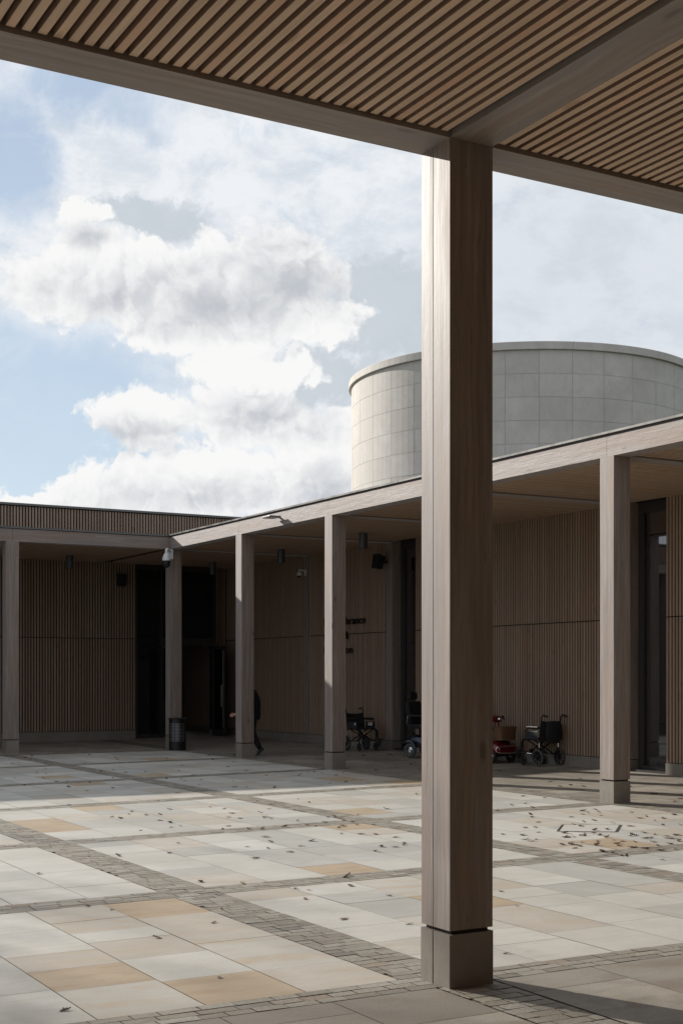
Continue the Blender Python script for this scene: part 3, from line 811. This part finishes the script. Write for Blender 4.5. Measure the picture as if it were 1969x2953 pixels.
def wheelchair(x, y, rz, label, bag=False, labels=False, rear=.15):
    """local +y is forward, x sideways; seat width .46"""
    z = zf(x,y); o = empty('wheelchair', (x,y,z), rz); tag(o, label, 'wheelchair')
    hw = .215
    for s_ in (-1,1):
        wheel(o, (s_*(hw+.03),-.16,rear), rear, .034, M['tyre'] if not labels else M['tyreblk'])
        c = wheel(o, (s_*(hw-.005),.27,.088), .088, .03, M['tyreblk'], 5)
        c.name = 'castor'
    fr = MB()
    for s_ in (-1,1):
        X_ = s_*hw
        fr.tube([(X_,-.16,rear),(X_,-.17,.46),(X_,-.20,.62),(X_,-.24,.86),(X_,-.28,.90),(X_,-.36,.885)], .0115)
        fr.tube([(X_,-.17,.46),(X_,.27,.46),(X_,.31,.43),(X_,.33,.24)], .0115)
        fr.tube([(X_,-.16,.20),(X_,.27,.22),(X_,.27,.46)], .0115)
        fr.tube([(X_,.27,.22),(X_,.27,.10)], .014)
        fr.tube([(X_,-.19,.66),(X_,.16,.66),(X_,.20,.62),(X_,.20,.46)], .010)
    fr.tube([(-hw,-.05,.20),(hw,-.05,.45)], .0115); fr.tube([(hw,-.05,.20),(-hw,-.05,.45)], .0115)
    fr.tube([(-hw,.15,.21),(hw,.15,.45)], .0115); fr.tube([(hw,.15,.21),(-hw,.15,.45)], .0115)
    fr.build('frame', M['frameblk'], o, smooth=True)
    g_ = MB()
    for s_ in (-1,1):
        g_.tube([(s_*hw,-.29,.90),(s_*hw,-.395,.875)], .018, 10)
    g_.build('push_handles', M['black'], o, smooth=True)
    st_ = MB(); st_.box(-hw+.012,hw-.012,-.15,.27,.455,.485); st_.build('seat', M['fabric'], o, bevel=.012)
    bk_ = MB(); n = 8
    for i in range(n):
        for sgn in (0,):
            x0 = -hw+2*hw*i/n; x1 = -hw+2*hw*(i+1)/n
            d0 = -.035*math.sin(PI*i/n); d1 = -.035*math.sin(PI*(i+1)/n)
            q = [(x0,-.17+d0,.44),(x1,-.17+d1,.44),(x1,-.225+d1,.80-.02*math.sin(PI*(i+1)/n)),(x0,-.225+d0,.80-.02*math.sin(PI*i/n))]
            bk_.quad(*q); bk_.quad(*[(a,b-.014,c) for a,b,c in reversed(q)])
            bk_.quad(q[3], q[2], (q[2][0],q[2][1]-.014,q[2][2]), (q[3][0],q[3][1]-.014,q[3][2]))
    bk_.build('backrest', M['fabric'], o)
    for s_ in (-1,1):
        a = MB(); a.box(s_*hw-.025,s_*hw+.025,-.16,.17,.668,.70); a.build('armrest', M['black'], o, bevel=.012)
        p_ = MB(); p_.box(s_*(hw+.016)-.003,s_*(hw+.016)+.003,-.155,.195,.47,.615); pn = p_.build('side_panel', M['panel'], o, bevel=.003)
        dm = MB(); xx_ = s_*(hw+.0195)
        dd = [(-.09,.545),(.02,.59),(.13,.545),(.02,.50)]
        dm.tube([(xx_,a_,b_) for a_,b_ in dd+[dd[0]]], .003, 5); dm.build('panel_motif', M['black'], pn)
        lg = MB(); lg.tube([(s_*(hw-.03),.31,.42),(s_*(hw-.03),.40,.20),(s_*(hw-.03),.45,.12)], .010)
        lg.tube([(s_*(hw-.03),.31,.42),(s_*(hw-.03),.25,.46)], .010)
        f_ = lg.build('legrest', M['frameblk'], o, smooth=True)
        ft = MB(); mt = Matrix.Translation((s_*(hw-.05), .47, .19)) @ Matrix.Rotation(math.radians(74), 4, 'Y')
        ft.hull((-.085,.085,-.07,.07,-.006,.006), mt); ft.build('footplate', M['black'], f_)
        cl = MB(); cl.tube([(s_*hw,-.17,.33),(s_*hw,-.17,.41)], .0135); cl.tube([(s_*hw,.03,.212),(s_*hw,.16,.218)], .0125); cl.build('chrome_sleeve', M['chrome'], o, smooth=True)
    if bag:
        b_ = MB()
        b_.lathe([(0,-.20),(.09,-.19),(.15,-.12),(.165,-.02),(.15,.12),(.13,.19),(0,.20)], 20, Matrix.Translation((.02,-.285,.60)) @ Matrix.Diagonal((1.1,.45,1,1)))
        b_.build('hanging_bag', M['fabric'], o, smooth=True)
    if labels:
        l_ = MB(); l_.box(-hw+.014,-hw+.016,-.01,.15,.535,.60); lo = l_.build('printed_label', M['white'], o)
        r_ = MB(); r_.box(-hw+.0161,-hw+.0166,.005,.135,.572,.590); r_.build('label_print', simple('red_print', (.5,.06,.05), .5), lo)
        l_ = MB(); l_.box(hw+.0195,hw+.021,.12,.17,.55,.595); l_.build('small_label', M['white'], o)
    return o
def place(x, y): return (x, y)
wheelchair(14.92, 19.02, 0.02, 'black transit wheelchair with a bag on its back, parked beside the red scooter', bag=True, rear=.152)
wheelchair(14.62, 24.85, PI+.05, 'black folding wheelchair seen from the front below the wall lettering, half behind a column', labels=True, rear=.152)

# ------------------------------------------------------------------ mobility scooters (local +y forward)
def scooter(x, y, rz, paint, label, basket=False, head=False):
    o = empty('mobility_scooter', (x,y,zf(x,y)), rz); tag(o, label, 'mobility scooter')
    hub = M['chrome']
    for s_ in (-1,1):
        wheel(o, (s_*.25,-.42,.145), .145, .085, M['tyre'], 5, hub, True)
        wheel(o, (s_*.22,.46,.13), .13, .075, M['tyre'] if not basket else M['tyreblk'], 5, hub, True)
    b = MB()      # rear shroud
    sec = [(-.66,.20,.36,.20),(-.62,.16,.43,.235),(-.45,.15,.47,.24),(-.22,.15,.44,.22),(-.12,.14,.26,.20)]
    def loft(mb, sec):
        n0 = len(mb.v); k = 12
        for (yy,zb_,zt_,hw_) in sec:
            for j in range(k):
                t_ = 2*PI*j/k; cx_ = math.copysign(abs(math.cos(t_))**.55, math.cos(t_)); sz = math.copysign(abs(math.sin(t_))**.55, math.sin(t_))
                mb.v.append((hw_*cx_, yy, (zb_+zt_)/2+(zt_-zb_)/2*sz))
        for i in range(len(sec)-1):
            for j in range(k):
                a = n0+i*k+j; c = n0+i*k+(j+1)%k; mb.f.append((a,c,c+k,a+k)); mb.m.append(0)
        mb.f.append(tuple(n0+j for j in range(k))); mb.m.append(0)
        mb.f.append(tuple(n0+(len(sec)-1)*k+j for j in range(k))); mb.m.append(0)
    loft(b, [(-.60,.22,.40,.13),(-.585,.19,.43,.17),(-.45,.18,.45,.19),(-.22,.17,.43,.19),(-.12,.14,.26,.18)])
    b.build('rear_shroud', paint, o, smooth=True)
    for s_ in (-1,1):    # fenders
        f = MB(); n0 = 0
        pts = []
        for i in range(9):
            a = math.radians(15+150*i/8); pts.append((-.42-.175*math.cos(a), .145+.175*math.sin(a)+.03))
        for (y0,z0_),(y1,z1_) in zip(pts, pts[1:]):
            f.quad((s_*.18,y0,z0_),(s_*.315,y0,z0_-.012),(s_*.315,y1,z1_-.012),(s_*.18,y1,z1_))
            f.quad((s_*.315,y0,z0_-.012),(s_*.318,y0,z0_-.04),(s_*.318,y1,z1_-.04),(s_*.315,y1,z1_-.012))
        f.build('fender', paint, o, smooth=True)
    d = MB(); d.box(-.19,.19,-.12,.36,.115,.15); d.build('footboard', M['black'], o, bevel=.01)
    nf = MB(); loft(nf, [(.30,.13,.20,.24),(.36,.14,.36,.27),(.46,.15,.42,.28),(.58,.16,.38,.26),(.665,.18,.32,.20)])
    nf.build('front_cowl', paint, o, smooth=True)
    bp_ = MB(); pts = []
    for i in range(25):
        t_ = 2*PI*i/24
        pts.append((.265*math.copysign(abs(math.cos(t_))**.5, math.cos(t_)), .685-.05*abs(math.cos(t_))**3, .255+.062*math.copysign(abs(math.sin(t_))**.6, math.sin(t_))))
    bp_.tube(pts, .010, 8, caps=False); bp_.build('chrome_bumper', M['chrome'], o, smooth=True)
    ti = MB(); ti.tube([(0,.44,.35),(0,.32,.76)], [.05,.032], 12); ti.build('tiller', paint if head else M['black'], o, smooth=True)
    hb = MB(); hb.tube([(-.27,.20,.79),(-.20,.26,.84),(0,.28,.81),(.20,.26,.84),(.27,.20,.79)], .016, 10); hb.build('handlebar', M['black'], o, smooth=True)
    ch_ = MB(); ch_.lathe([(0,-.07),(.09,-.05),(.12,0),(.09,.05),(0,.07)], 20, Matrix.Translation((0,.31,.80)) @ Matrix.Diagonal((1.1,.8,1,1))); ch_.build('control_head', paint, o, smooth=True)
    hl = MB(); hl.lathe([(0,-.035),(.035,-.02),(.04,0),(.035,.02),(0,.03)], 16, Matrix.Translation((0,.405,.80))); hl.build('headlamp', M['chrome'], o, smooth=True)
    if basket:
        k = MB(); y0 = .43; n0 = len(k.v)
        rr2 = []
        for z_, s2 in ((.42,.82),(.66,1.0)):
            for i in range(24):
                t_ = 2*PI*i/24; rr2.append((.205*s2*math.copysign(abs(math.cos(t_))**.45, math.cos(t_)), y0+.13+.135*s2*math.copysign(abs(math.sin(t_))**.45, math.sin(t_)), z_))
        k.v += rr2
        for i in range(24): j=(i+1)%24; k.f.append((n0+i,n0+j,n0+24+j,n0+24+i)); k.m.append(0)
        k.f.append(tuple(n0+i for i in range(24))); k.m.append(0)
        bo = k.build('basket', M['wicker'], o, smooth=True)
        e2 = MB(); e2.tube(rr2[24:]+[rr2[24]], .011, 6, caps=False); e2.build('basket_rim', M['wicker'], bo, smooth=True)
    # seat
    p = MB(); p.tube([(0,-.36,.42),(0,-.36,.56)], .03); p.build('seat_post', M['frameblk'], o)
    s1 = MB(); s1.box(-.23,.23,-.46,-.02,.56,.65); s1.build('seat', M['fabric'], o, bevel=.035)
    tl = MB(); mt = Matrix.Translation((0,-.47,.60)) @ Matrix.Rotation(math.radians(9), 4, 'X')
    tl.hull((-.225,.225,-.05,.06,.02,.50), mt); tl.build('backrest', M['fabric'], o, bevel=.045)
    sh = MB(); sh.hull((-.15,.15,-.072,-.052,.06,.42), mt); sh.build('seat_shell', M['panel'], o, bevel=.01)
    hd = MB(); hd.hull((-.125,.125,-.045,.055,.53,.68), mt); hd.build('headrest', M['fabric'], o, bevel=.035)
    for s_ in (-1,1):
        a = MB(); a.box(s_*.29-.03,s_*.29+.03,-.44,-.12,.80,.835); ar = a.build('armrest', M['black'], o, bevel=.014)
        a = MB(); a.tube([(s_*.235,-.46,.62),(s_*.29,-.47,.68),(s_*.29,-.45,.81)], .012); a.build('arm_bracket', M['chrome'], ar, smooth=True)
        r_ = MB(); r_.box(s_*.155-.03,s_*.155+.03,-.606,-.598,.225,.255); r_.build('rear_light', M['orange'] if s_ < 0 else M['red'], o)
    for s_ in (-1,1):
        q_ = MB(); q_.box(s_*.193-.004,s_*.193+.004,-.30,-.25,.225,.25); q_.build('side_reflector', M['orange'], o)
    bb = MB(); bb.box(-.22,.22,-.612,-.585,.195,.218); bb.build('rear_bumper', M['black'], o)
    tr = MB(); q = [(-.14,-.604,.27),(-.12,-.600,.385),(.12,-.600,.385),(.14,-.604,.27)]
    tr.tube(q, .005, 6); tr.build('trim_line', M['chrome'], o)
    return o
scooter(14.58, 21.92, PI+.36, M['navy'], 'navy mobility scooter with high black seat and headrest, just left of the front column')
scooter(14.72, 20.45, PI+.04, M['red'], 'dark red mobility scooter with wicker front basket, half hidden by the front column', basket=True, head=True)

# ------------------------------------------------------------------ person
def person(x, y, rz, label):
    o = empty('person', (x,y,zf(x,y)), rz); tag(o, label, 'person')
    def skin(name, verts, edges, radii, material, root=0, sub=2):
        me = bpy.data.meshes.new(name); me.from_pydata(verts, edges, []); ob = bpy.data.objects.new(name, me)
        COL.objects.link(ob); ob.parent = o
        md = ob.modifiers.new('skin', 'SKIN'); md.use_smooth_shade = True; md.branch_smoothing = .6
        for i, r in enumerate(radii):
            sv = me.skin_vertices[0].data[i]; sv.radius = r if isinstance(r, tuple) else (r, r); sv.use_root = (i == root)
        s_ = ob.modifiers.new('sub', 'SUBSURF'); s_.levels = sub; s_.render_levels = sub
        me.materials.append(material); return ob
    # local +y forward, z up.  Bare body (one mesh), clothes over it
    V_ = [(0,0,.92),(0,-.05,1.10),(0,-.04,1.29),(0,0,1.36),(0,.05,1.42),(0,.10,1.50),(0,.13,1.57),
          (.17,-.02,1.29),(.20,-.04,1.05),(.18,.20,.90),(.17,.30,.86),
          (-.17,-.02,1.29),(-.22,-.02,1.03),(-.16,.28,.86),(-.14,.38,.83),
          (.09,.02,.86),(.09,.20,.50),(.09,.16,.13),(.09,.18,.08),
          (-.09,-.02,.86),(-.09,.0,.50),(-.09,-.17,.17),(-.09,-.16,.12)]
    E_ = [(0,1),(1,2),(2,3),(3,4),(4,5),(5,6),(2,7),(7,8),(8,9),(9,10),(2,11),(11,12),(12,13),(13,14),(0,15),(15,16),(16,17),(17,18),(0,19),(19,20),(20,21),(21,22)]
    R_ = [(.12,.09),(.12,.09),(.13,.09),.055,.05,.095,.085,.05,.038,.026,.028,.05,.038,.026,.028,.075,.05,.03,.02,.075,.05,.03,.02]
    skin('body', V_, E_, R_, M['skin'])
    # head details
    hd = MB(); hd.lathe([(0,-.03),(.02,-.02),(.014,.025),(0,.03)], 8, Matrix.Translation((0,.22,1.52))); hd.build('nose', M['skin'], o, smooth=True)
    hr = MB(); mt = Matrix.Translation((0,.095,1.55)) @ Matrix.Diagonal((.10,.115,.10,1))
    hr.lathe([(math.cos(a), math.sin(a)) for a in [math.radians(-30+12*i) for i in range(11)]], 20, mt); hr.build('hair', M['hair'], o, smooth=True)
    skin('coat', [(0,-.04,.78),(0,-.05,.95),(0,-.06,1.12),(0,-.03,1.26),(0,.02,1.36),(.19,-.02,1.28),(.225,-.05,1.04),(.19,.18,.91),(-.19,-.02,1.28),(-.235,-.03,1.02),(-.175,.26,.87)],
         [(0,1),(1,2),(2,3),(3,4),(3,5),(5,6),(6,7),(3,8),(8,9),(9,10)],
         [(.175,.135),(.165,.13),(.165,.135),(.165,.125),.085,.075,.062,.048,.075,.062,.048], M['coat'], 1)
    skin('trousers', [(0,-.01,.90),(.09,.03,.82),(.09,.20,.50),(.09,.16,.09),(-.09,-.03,.82),(-.09,.0,.50),(-.09,-.17,.13)],
         [(0,1),(1,2),(2,3),(0,4),(4,5),(5,6)], [(.14,.11),.10,.072,.055,.10,.075,.055], M['trouser'])
    for (xx,yy,zz_,an) in ((.09,.22,.05,0),(-.09,-.16,.105,-42)):
        s_ = MB(); mt = Matrix.Translation((xx,yy,zz_)) @ Matrix.Rotation(math.radians(an), 4, 'X')
        n0 = len(s_.v); secs = [(-.085,.035,.075),(-.03,.04,.10),(.05,.045,.07),(.13,.05,.035),(.185,.03,.015)]
        for yv, hw_, ht in secs:
            for q in ((-hw_,yv,-.05),(hw_,yv,-.05),(hw_*.9,yv,-.05+ht*.6),(hw_*.5,yv,-.05+ht),(-hw_*.5,yv,-.05+ht),(-hw_*.9,yv,-.05+ht*.6)):
                s_.v.append(tuple(mt @ Vector(q)))
        for i in range(4):
            for j in range(6): a=n0+i*6+j; c=n0+i*6+(j+1)%6; s_.f.append((a,c,c+6,a+6)); s_.m.append(0)
        s_.f.append(tuple(n0+j for j in range(6))); s_.m.append(0); s_.f.append(tuple(n0+24+j for j in range(6))); s_.m.append(0)
        s_.build('shoe', M['black'], o, smooth=True)
    # fingers, curled
    for (hx,hy,hz,s_) in ((.17,.30,.86,1),(-.14,.38,.83,-1)):
        palm = Vector((hx,hy,hz)); vs = []; es = []; rs = []
        for f in range(4):
            b0 = palm+Vector((s_*.004, .020, .026-.017*f)); L = (.030,.034,.032,.025)[f]
            c1 = b0+Vector((0,L,-.006)); c2 = c1+Vector((-s_*.018,L*.5,-.008)); n = len(vs)
            vs += [b0-Vector((0,.03,0)), b0, c1, c2]; es += [(n,n+1),(n+1,n+2),(n+2,n+3)]; rs += [.009,.009,.008,.007]
        n = len(vs); vs += [palm+Vector((-s_*.01,-.01,.03)), palm+Vector((-s_*.028,.02,.042)), palm+Vector((-s_*.034,.045,.034))]; es += [(n,n+1),(n+1,n+2)]; rs += [.011,.0095,.008]
        ob = skin('fingers', [tuple(v) for v in vs], es, rs, M['skin'], 0, 1)
        for i in (4,8,12,16):
            ob.data.skin_vertices[0].data[i].use_root = True
    return o
person(12.165, 25.065, math.radians(60.3), 'person in dark coat walking, mostly hidden by the column right of the litter bin')

# ------------------------------------------------------------------ leaves
def leafmesh(seed):
    r = random.Random(seed); pts = []
    n = 5; L = 1.
    for i in range(2*n+1):
        t_ = i/(2*n); w_ = .34*math.sin(PI*min(1,t_*1.02)**.8)+.02
        if i % 2 == 0: w_ *= .42
        pts.append((t_, w_*r.uniform(.8,1.2)))
    k1 = r.uniform(1.0,2.6); k2 = r.uniform(.6,2.2); tw = r.uniform(-1,1)
    def bend(x, y):
        z = .16*k2*(abs(y)*2.2)**1.5*.6 + .35*k1*(x-.5)**2*.5 + tw*y*(x-.5)*.7
        return (x-.5, y, z)
    verts = []; faces = []
    for t_, w_ in pts: verts += [bend(t_, -w_), bend(t_, 0), bend(t_, w_)]
    for i in range(2*n):
        a = 3*i; faces += [(a,a+3,a+4,a+1),(a+1,a+4,a+5,a+2)]
    verts += [bend(-.22,-.012), bend(-.22,.012)]; m_ = len(verts); faces.append((0+1, m_-2, m_-1))
    mz = min(v[2] for v in verts)
    me = bpy.data.meshes.new('fallen_leaf'); me.from_pydata([(a,b,c-mz+.01) for a,b,c in verts], [], faces)
    me.materials.append(M['leaf']); return me
LM = [leafmesh(i) for i in range(9)]
def pix(x, y, z=0):
    c, s_ = math.cos(TH), math.sin(TH)
    Y = y*c+x*s_; X = x*c-y*s_
    if Y < 1: return (-9999, 0)
    return (CX+F*X/Y, HY-F*(z-EYE)/Y)
zones = [  # label, n, (x0,x1,y0,y1), clusters
 ('dry brown oak leaf on the sunlit pale slabs right of the front column', 92, (8.1,11.5,9.4,15.2)),
 ('dry brown oak leaf on the sunlit slabs left of the front column', 80, (3.2,11.4,9.0,17.2)),
 ('small dry leaf on the shaded pale slabs at the far end', 66, (4.5,11.5,17.6,27.5)),
 ('dry leaf on the brown paving under the right-hand colonnade', 46, (11.95,14.9,12.6,24.5)),
 ('single dry leaf on the large pale slabs nearest the camera', 14, (1.5,9,6.3,9.3))]
lr = random.Random(77); nleaf = 0
for lab, n, (x0,x1,y0,y1) in zones:
    k = 0; tries = 0
    while k < n and tries < 4000:
        tries += 1
        if zones[0][0] == lab and lr.random() < .35:
            x = lr.gauss(9.3,1.0); y = lr.gauss(10.3,.75)
        elif zones[1][0] == lab and lr.random() < .5:
            x = lr.gauss(6.8,.9); y = lr.gauss(12.6,1.6)
        else: x = lr.uniform(x0,x1); y = lr.uniform(y0,y1)
        if not (x0 <= x <= x1 and y0 <= y <= y1): continue
        px, py = pix(x,y)
        if px < 5 or px > 1964 or py > 2945: continue
        if 1212 < px < 1430: continue
        if lab == zones[0][0] and px < 1425: continue
        if lab == zones[1][0] and px > 1215: continue
        o = bpy.data.objects.new('fallen_leaf', LM[lr.randrange(9)]); COL.objects.link(o)
        s_ = lr.triangular(.05,.13,.07)*(1.0 if y > 9.3 else .75)
        o.location = (x, y, zf(x,y)+.003); o.rotation_euler = (lr.uniform(-.25,.25), lr.uniform(-.25,.25), lr.uniform(0,6.28)); o.scale = (s_, s_*lr.uniform(.7,1.1), s_*lr.uniform(.8,1.5))
        tag(o, lab, 'leaf', 'fallen oak leaves'); k += 1; nleaf += 1

# ------------------------------------------------------------------ tree beyond the end wing (its branches shade the paving)
tr = empty('bare_tree', (-14.2, 38.5, 0)); tag(tr, 'sparse tree beyond the end wing, out of frame, shading the lower left paving', 'tree')
tk = MB(); rt = random.Random(4); tips = []
def grow(p, d, L, r, lvl):
    n = 4; pts = [p]; rr_ = [r]
    for i in range(n):
        d = (d+Vector((rt.gauss(0,.12),rt.gauss(0,.12),rt.gauss(0,.06)))).normalized(); p = p+d*L/n; pts.append(p); rr_.append(r*(1-.45*(i+1)/n))
    tk.tube(pts, rr_, 6 if lvl < 2 else 4, caps=False)
    if lvl >= 4: tips.append(p); return
    for k in range(3 if lvl < 3 else 2):
        a = rt.uniform(0,2*PI); sp_ = rt.uniform(.5,.95)
        q = Vector((math.cos(a)*sp_, math.sin(a)*sp_, rt.uniform(.1,.6)))
        grow(pts[-1] if k else pts[-2], (d*.75+q).normalized(), L*rt.uniform(.62,.82), rr_[-1]*.75, lvl+1)
grow(Vector((0,0,0)), Vector((0,0,1)), 6.8, .30, 0)
tk.build('trunk', M['bark'], tr, smooth=True)
cr_ = MB()
for p in tips:
    for i in range(8):
        q = p+Vector((rt.gauss(0,.45),rt.gauss(0,.45),rt.gauss(0,.35))); a = Vector((rt.gauss(0,1),rt.gauss(0,1),rt.gauss(0,1))).normalized()*.15; b = a.orthogonal().normalized()*.09
        cr_.quad(q-a, q-b, q+a, q+b)
cr_.build('crown', simple('autumn_leaves', (.10,.06,.02), .7), tr)

# ------------------------------------------------------------------ world
w = bpy.data.worlds.new('World'); S.world = w; w.use_nodes = True
nt = w.node_tree; nt.nodes.clear(); t = NT(nt); t.dim = '2D'
out = t.n('ShaderNodeOutputWorld'); bg = t.n('ShaderNodeBackground'); t.l(bg.outputs[0], out.inputs[0])
STR = .1; bg.inputs[1].default_value = STR
sky = t.n('ShaderNodeTexSky', sky_type='NISHITA'); sky.sun_disc = False
sdir = Vector((-SUN_V, 1, SUN_T)).normalized()               # towards the sun
elev = math.asin(sdir.z); azi = math.atan2(sdir.x, sdir.y)
sky.sun_elevation = elev; sky.sun_rotation = azi; sky.altitude = 60; sky.air_density = 1.; sky.dust_density = .6; sky.ozone_density = 1.2
tc = t.n('ShaderNodeTexCoord'); D = tc.outputs['Generated']
rot = t.mapping(D, rot=(0,0,TH))                              # turn so +y is the courtyard diagonal
sp_ = t.n('ShaderNodeSeparateXYZ'); t.l(rot, sp_.inputs[0])
az = t.m('ARCTAN2', sp_.outputs[0], sp_.outputs[1])
hl = t.m('SQRT', t.m('ADD', t.m('MULTIPLY', sp_.outputs[0], sp_.outputs[0]), t.m('MULTIPLY', sp_.outputs[1], sp_.outputs[1])))
el = t.m('ARCTAN2', sp_.outputs[2], hl)
ax_ = t.m('MULTIPLY_ADD', az, 3.95, .985); ey = t.m('MULTIPLY_ADD', el, -4.05, 1.955)   # cloud field coordinates
cmb = t.n('ShaderNodeCombineXYZ'); t.l(ax_, cmb.inputs[0]); t.l(ey, cmb.inputs[1]); C2 = cmb.outputs[0]
wob = t.noise(C2, 2.6, 7, .62, out=1)
wv = t.n('ShaderNodeVectorMath', operation='MULTIPLY_ADD'); 
sub = t.n('ShaderNodeVectorMath', operation='SUBTRACT'); t.l(wob, sub.inputs[0]); sub.inputs[1].default_value = (.5,.5,.5)
t.l(sub.outputs[0], wv.inputs[0]); wv.inputs[1].default_value = (.34,.30,0); t.l(C2, wv.inputs[2])
WC = wv.outputs[0]
def blob(vec, cx, cy, rx, ry):
    mp = t.mapping(vec, (1/rx,1/ry,0), (-cx/rx,-cy/ry,0))
    ln2 = t.n('ShaderNodeVectorMath', operation='LENGTH'); t.l(mp, ln2.inputs[0])
    return t.m('SUBTRACT', 1., ln2.outputs['Value'])
def blobs(vec, L):
    r = None
    for b_ in L:
        q = blob(vec, *b_); r = q if r is None else t.m('SMOOTH_MAX', r, q, .15)
    return r
big = [(.22,.82,.24,.13),(.50,.83,.33,.13),(.78,.80,.25,.17),(.56,.93,.33,.11),(.20,.67,.12,.05),(.86,.92,.19,.09),(.70,1.06,.26,.08)]
low = [(.40,1.21,.20,.11),(.72,1.19,.26,.12),(.95,1.26,.18,.10),(.60,1.39,.42,.12),(.30,1.44,.24,.09),(.95,1.40,.30,.14),(.10,1.47,.22,.05)]
fine = t.noise(C2, 9., 8, .66)
fine2 = t.noise(C2, 2.6, 5, .52, .3)
vb = t.n('ShaderNodeTexVoronoi', feature='F1', voronoi_dimensions='2D'); t.l(WC, vb.inputs['Vector']); vb.inputs['Scale'].default_value = 9.; vb.inputs['Detail'].default_value = 2.; vb.inputs['Roughness'].default_value = .6
puff = t.m('SUBTRACT', .42, vb.outputs['Distance'])
bumpy = t.m('ADD', t.m('MULTIPLY', t.m('SUBTRACT', fine, .5), .45), t.m('MULTIPLY_ADD', puff, .34, .10))
dA = t.m('ADD', blobs(WC, big), bumpy)
dB = t.m('ADD', blobs(WC, low), bumpy)
mA = t.ss(dA, -.02, .24); mB = t.ss(dB, -.02, .20)
stre = t.noise(t.mapping(C2, (1.2,2.2,1), rot=(0,0,.5)), 1.9, 10, .66, .5)
blue = t.m('MAXIMUM', t.ss(blob(WC, .05,1.22,.62,.36), -.05, .5), t.m('MAXIMUM', t.ss(blob(WC, .22,.33,.28,.12), -.2, .6), t.ss(blob(WC, .0,.50,.14,.20), -.2, .6)))
vf = t.m('ADD', stre, t.m('MULTIPLY', t.m('SUBTRACT', fine, .5), .35))
veil = t.m('MULTIPLY', t.ss(vf, .10, .42), t.m('SUBTRACT', 1., t.m('MULTIPLY', blue, .93)), clamp=True)
K = .80/STR
base_blue = t.mix(t.ss(ey, .2, 1.9), (.50*K,.62*K,.79*K), (.64*K,.775*K,.90*K))
col = t.mix(.8, sky.outputs[0], base_blue)
col = t.mix(t.ss(stre, .5, .72, 0, .45), col, (.78*K,.85*K,.92*K))
vc = t.mix(t.ss(t.noise(t.mapping(C2, (1.,1.7,1), rot=(0,0,-.5)), 4.5, 9, .66, .15), .30, .62), (.74*K,.79*K,.85*K), (.93*K,.955*K,.985*K))
vc = t.mix(t.ss(blob(WC, 1.75,.95,.7,.5), -.3, .5, 0, .5), vc, (.64*K,.70*K,.77*K))
col = t.mix(t.m('MULTIPLY', veil, .95), col, vc)
off = t.n('ShaderNodeVectorMath', operation='ADD'); t.l(C2, off.inputs[0]); off.inputs[1].default_value = (-.022,-.026,0)
r1 = t.noise(C2, 5., 4, .5, .2); r2 = t.noise(off.outputs[0], 5., 4, .5, .2)
vb2 = t.n('ShaderNodeTexVoronoi', feature='F1', voronoi_dimensions='2D'); wo = t.n('ShaderNodeVectorMath', operation='ADD'); t.l(WC, wo.inputs[0]); wo.inputs[1].default_value = (-.02,-.03,0); t.l(wo.outputs[0], vb2.inputs['Vector']); vb2.inputs['Scale'].default_value = 9.; vb2.inputs['Detail'].default_value = 2.; vb2.inputs['Roughness'].default_value = .6
relief = t.m('ADD', t.m('MULTIPLY', t.m('SUBTRACT', r2, r1), 1.0), t.m('MULTIPLY', t.m('SUBTRACT', vb.outputs['Distance'], vb2.outputs['Distance']), .38))
soft = t.m('ADD', t.m('MULTIPLY', t.m('SUBTRACT', fine2, .5), 1.0), relief)
gA = t.m('ADD', blobs(C2, [(.84,.82,.30,.17),(.64,.88,.40,.14),(.33,.86,.34,.13),(.25,.70,.12,.06)]), soft)
sh1 = t.ss(gA, -.15, 1.2)
cA = t.mix(sh1, (1.0*K,1.0*K,.995*K), (.56*K,.59*K,.635*K))
cA = t.mix(t.ss(dA, .22, .0, 0, .45), cA, (.90*K,.92*K,.94*K))
gB = t.m('ADD', blobs(C2, [(.75,1.18,.28,.11),(.38,1.25,.20,.08),(.55,1.43,.46,.10),(.95,1.42,.28,.11)]), soft)
sh2 = t.ss(gB, -.1, 1.3)
cB = t.mix(sh2, (1.0*K,1.0*K,.995*K), (.58*K,.61*K,.655*K))
shelf = t.m('MULTIPLY', t.ss(t.m('ADD', blobs(WC, [(.45,.66,.32,.09),(1.08,.90,.30,.20),(.85,1.08,.42,.12)]), bumpy), 0, .4), .8)
col = t.mix(shelf, col, (.58*K,.64*K,.70*K))
col = t.mix(mA, col, cA); col = t.mix(mB, col, cB)
fo = t.m('MAXIMUM', t.ss(ey, .0, -.9), t.ss(t.m('ABSOLUTE', t.m('SUBTRACT', ax_, .985)), 1.3, 2.6))
col = t.mix(t.m('MULTIPLY', fo, .5), col, (.26*K,.305*K,.385*K))
t.l(col, bg.inputs[0])
# sun
sd = bpy.data.lights.new('sun', 'SUN'); sd.energy = 4.3; sd.angle = math.radians(.53); sd.color = (1.0,.945,.87)
so = bpy.data.objects.new('sun', sd); COL.objects.link(so)
so.rotation_euler = (-sdir).to_track_quat('-Z', 'Y').to_euler(); so.location = (-10,20,20)
# camera
cd = bpy.data.cameras.new('camera'); cd.sensor_fit = 'HORIZONTAL'; cd.sensor_width = 36
cd.lens = F/1969*36; cd.shift_y = (HY-1476.5)/1969; cd.clip_end = 2000
co = bpy.data.objects.new('camera', cd); COL.objects.link(co); co.location = (0,0,EYE); co.rotation_euler = (PI/2, 0, -TH)
S.camera = co
S.view_settings.view_transform = 'Standard'; S.view_settings.look = 'None'; S.view_settings.exposure = .24; S.view_settings.gamma = 1
S.render.engine = 'CYCLES'
S.cycles.max_bounces = 8; S.cycles.diffuse_bounces = 4; S.cycles.glossy_bounces = 4
S.cycles.use_denoising = True
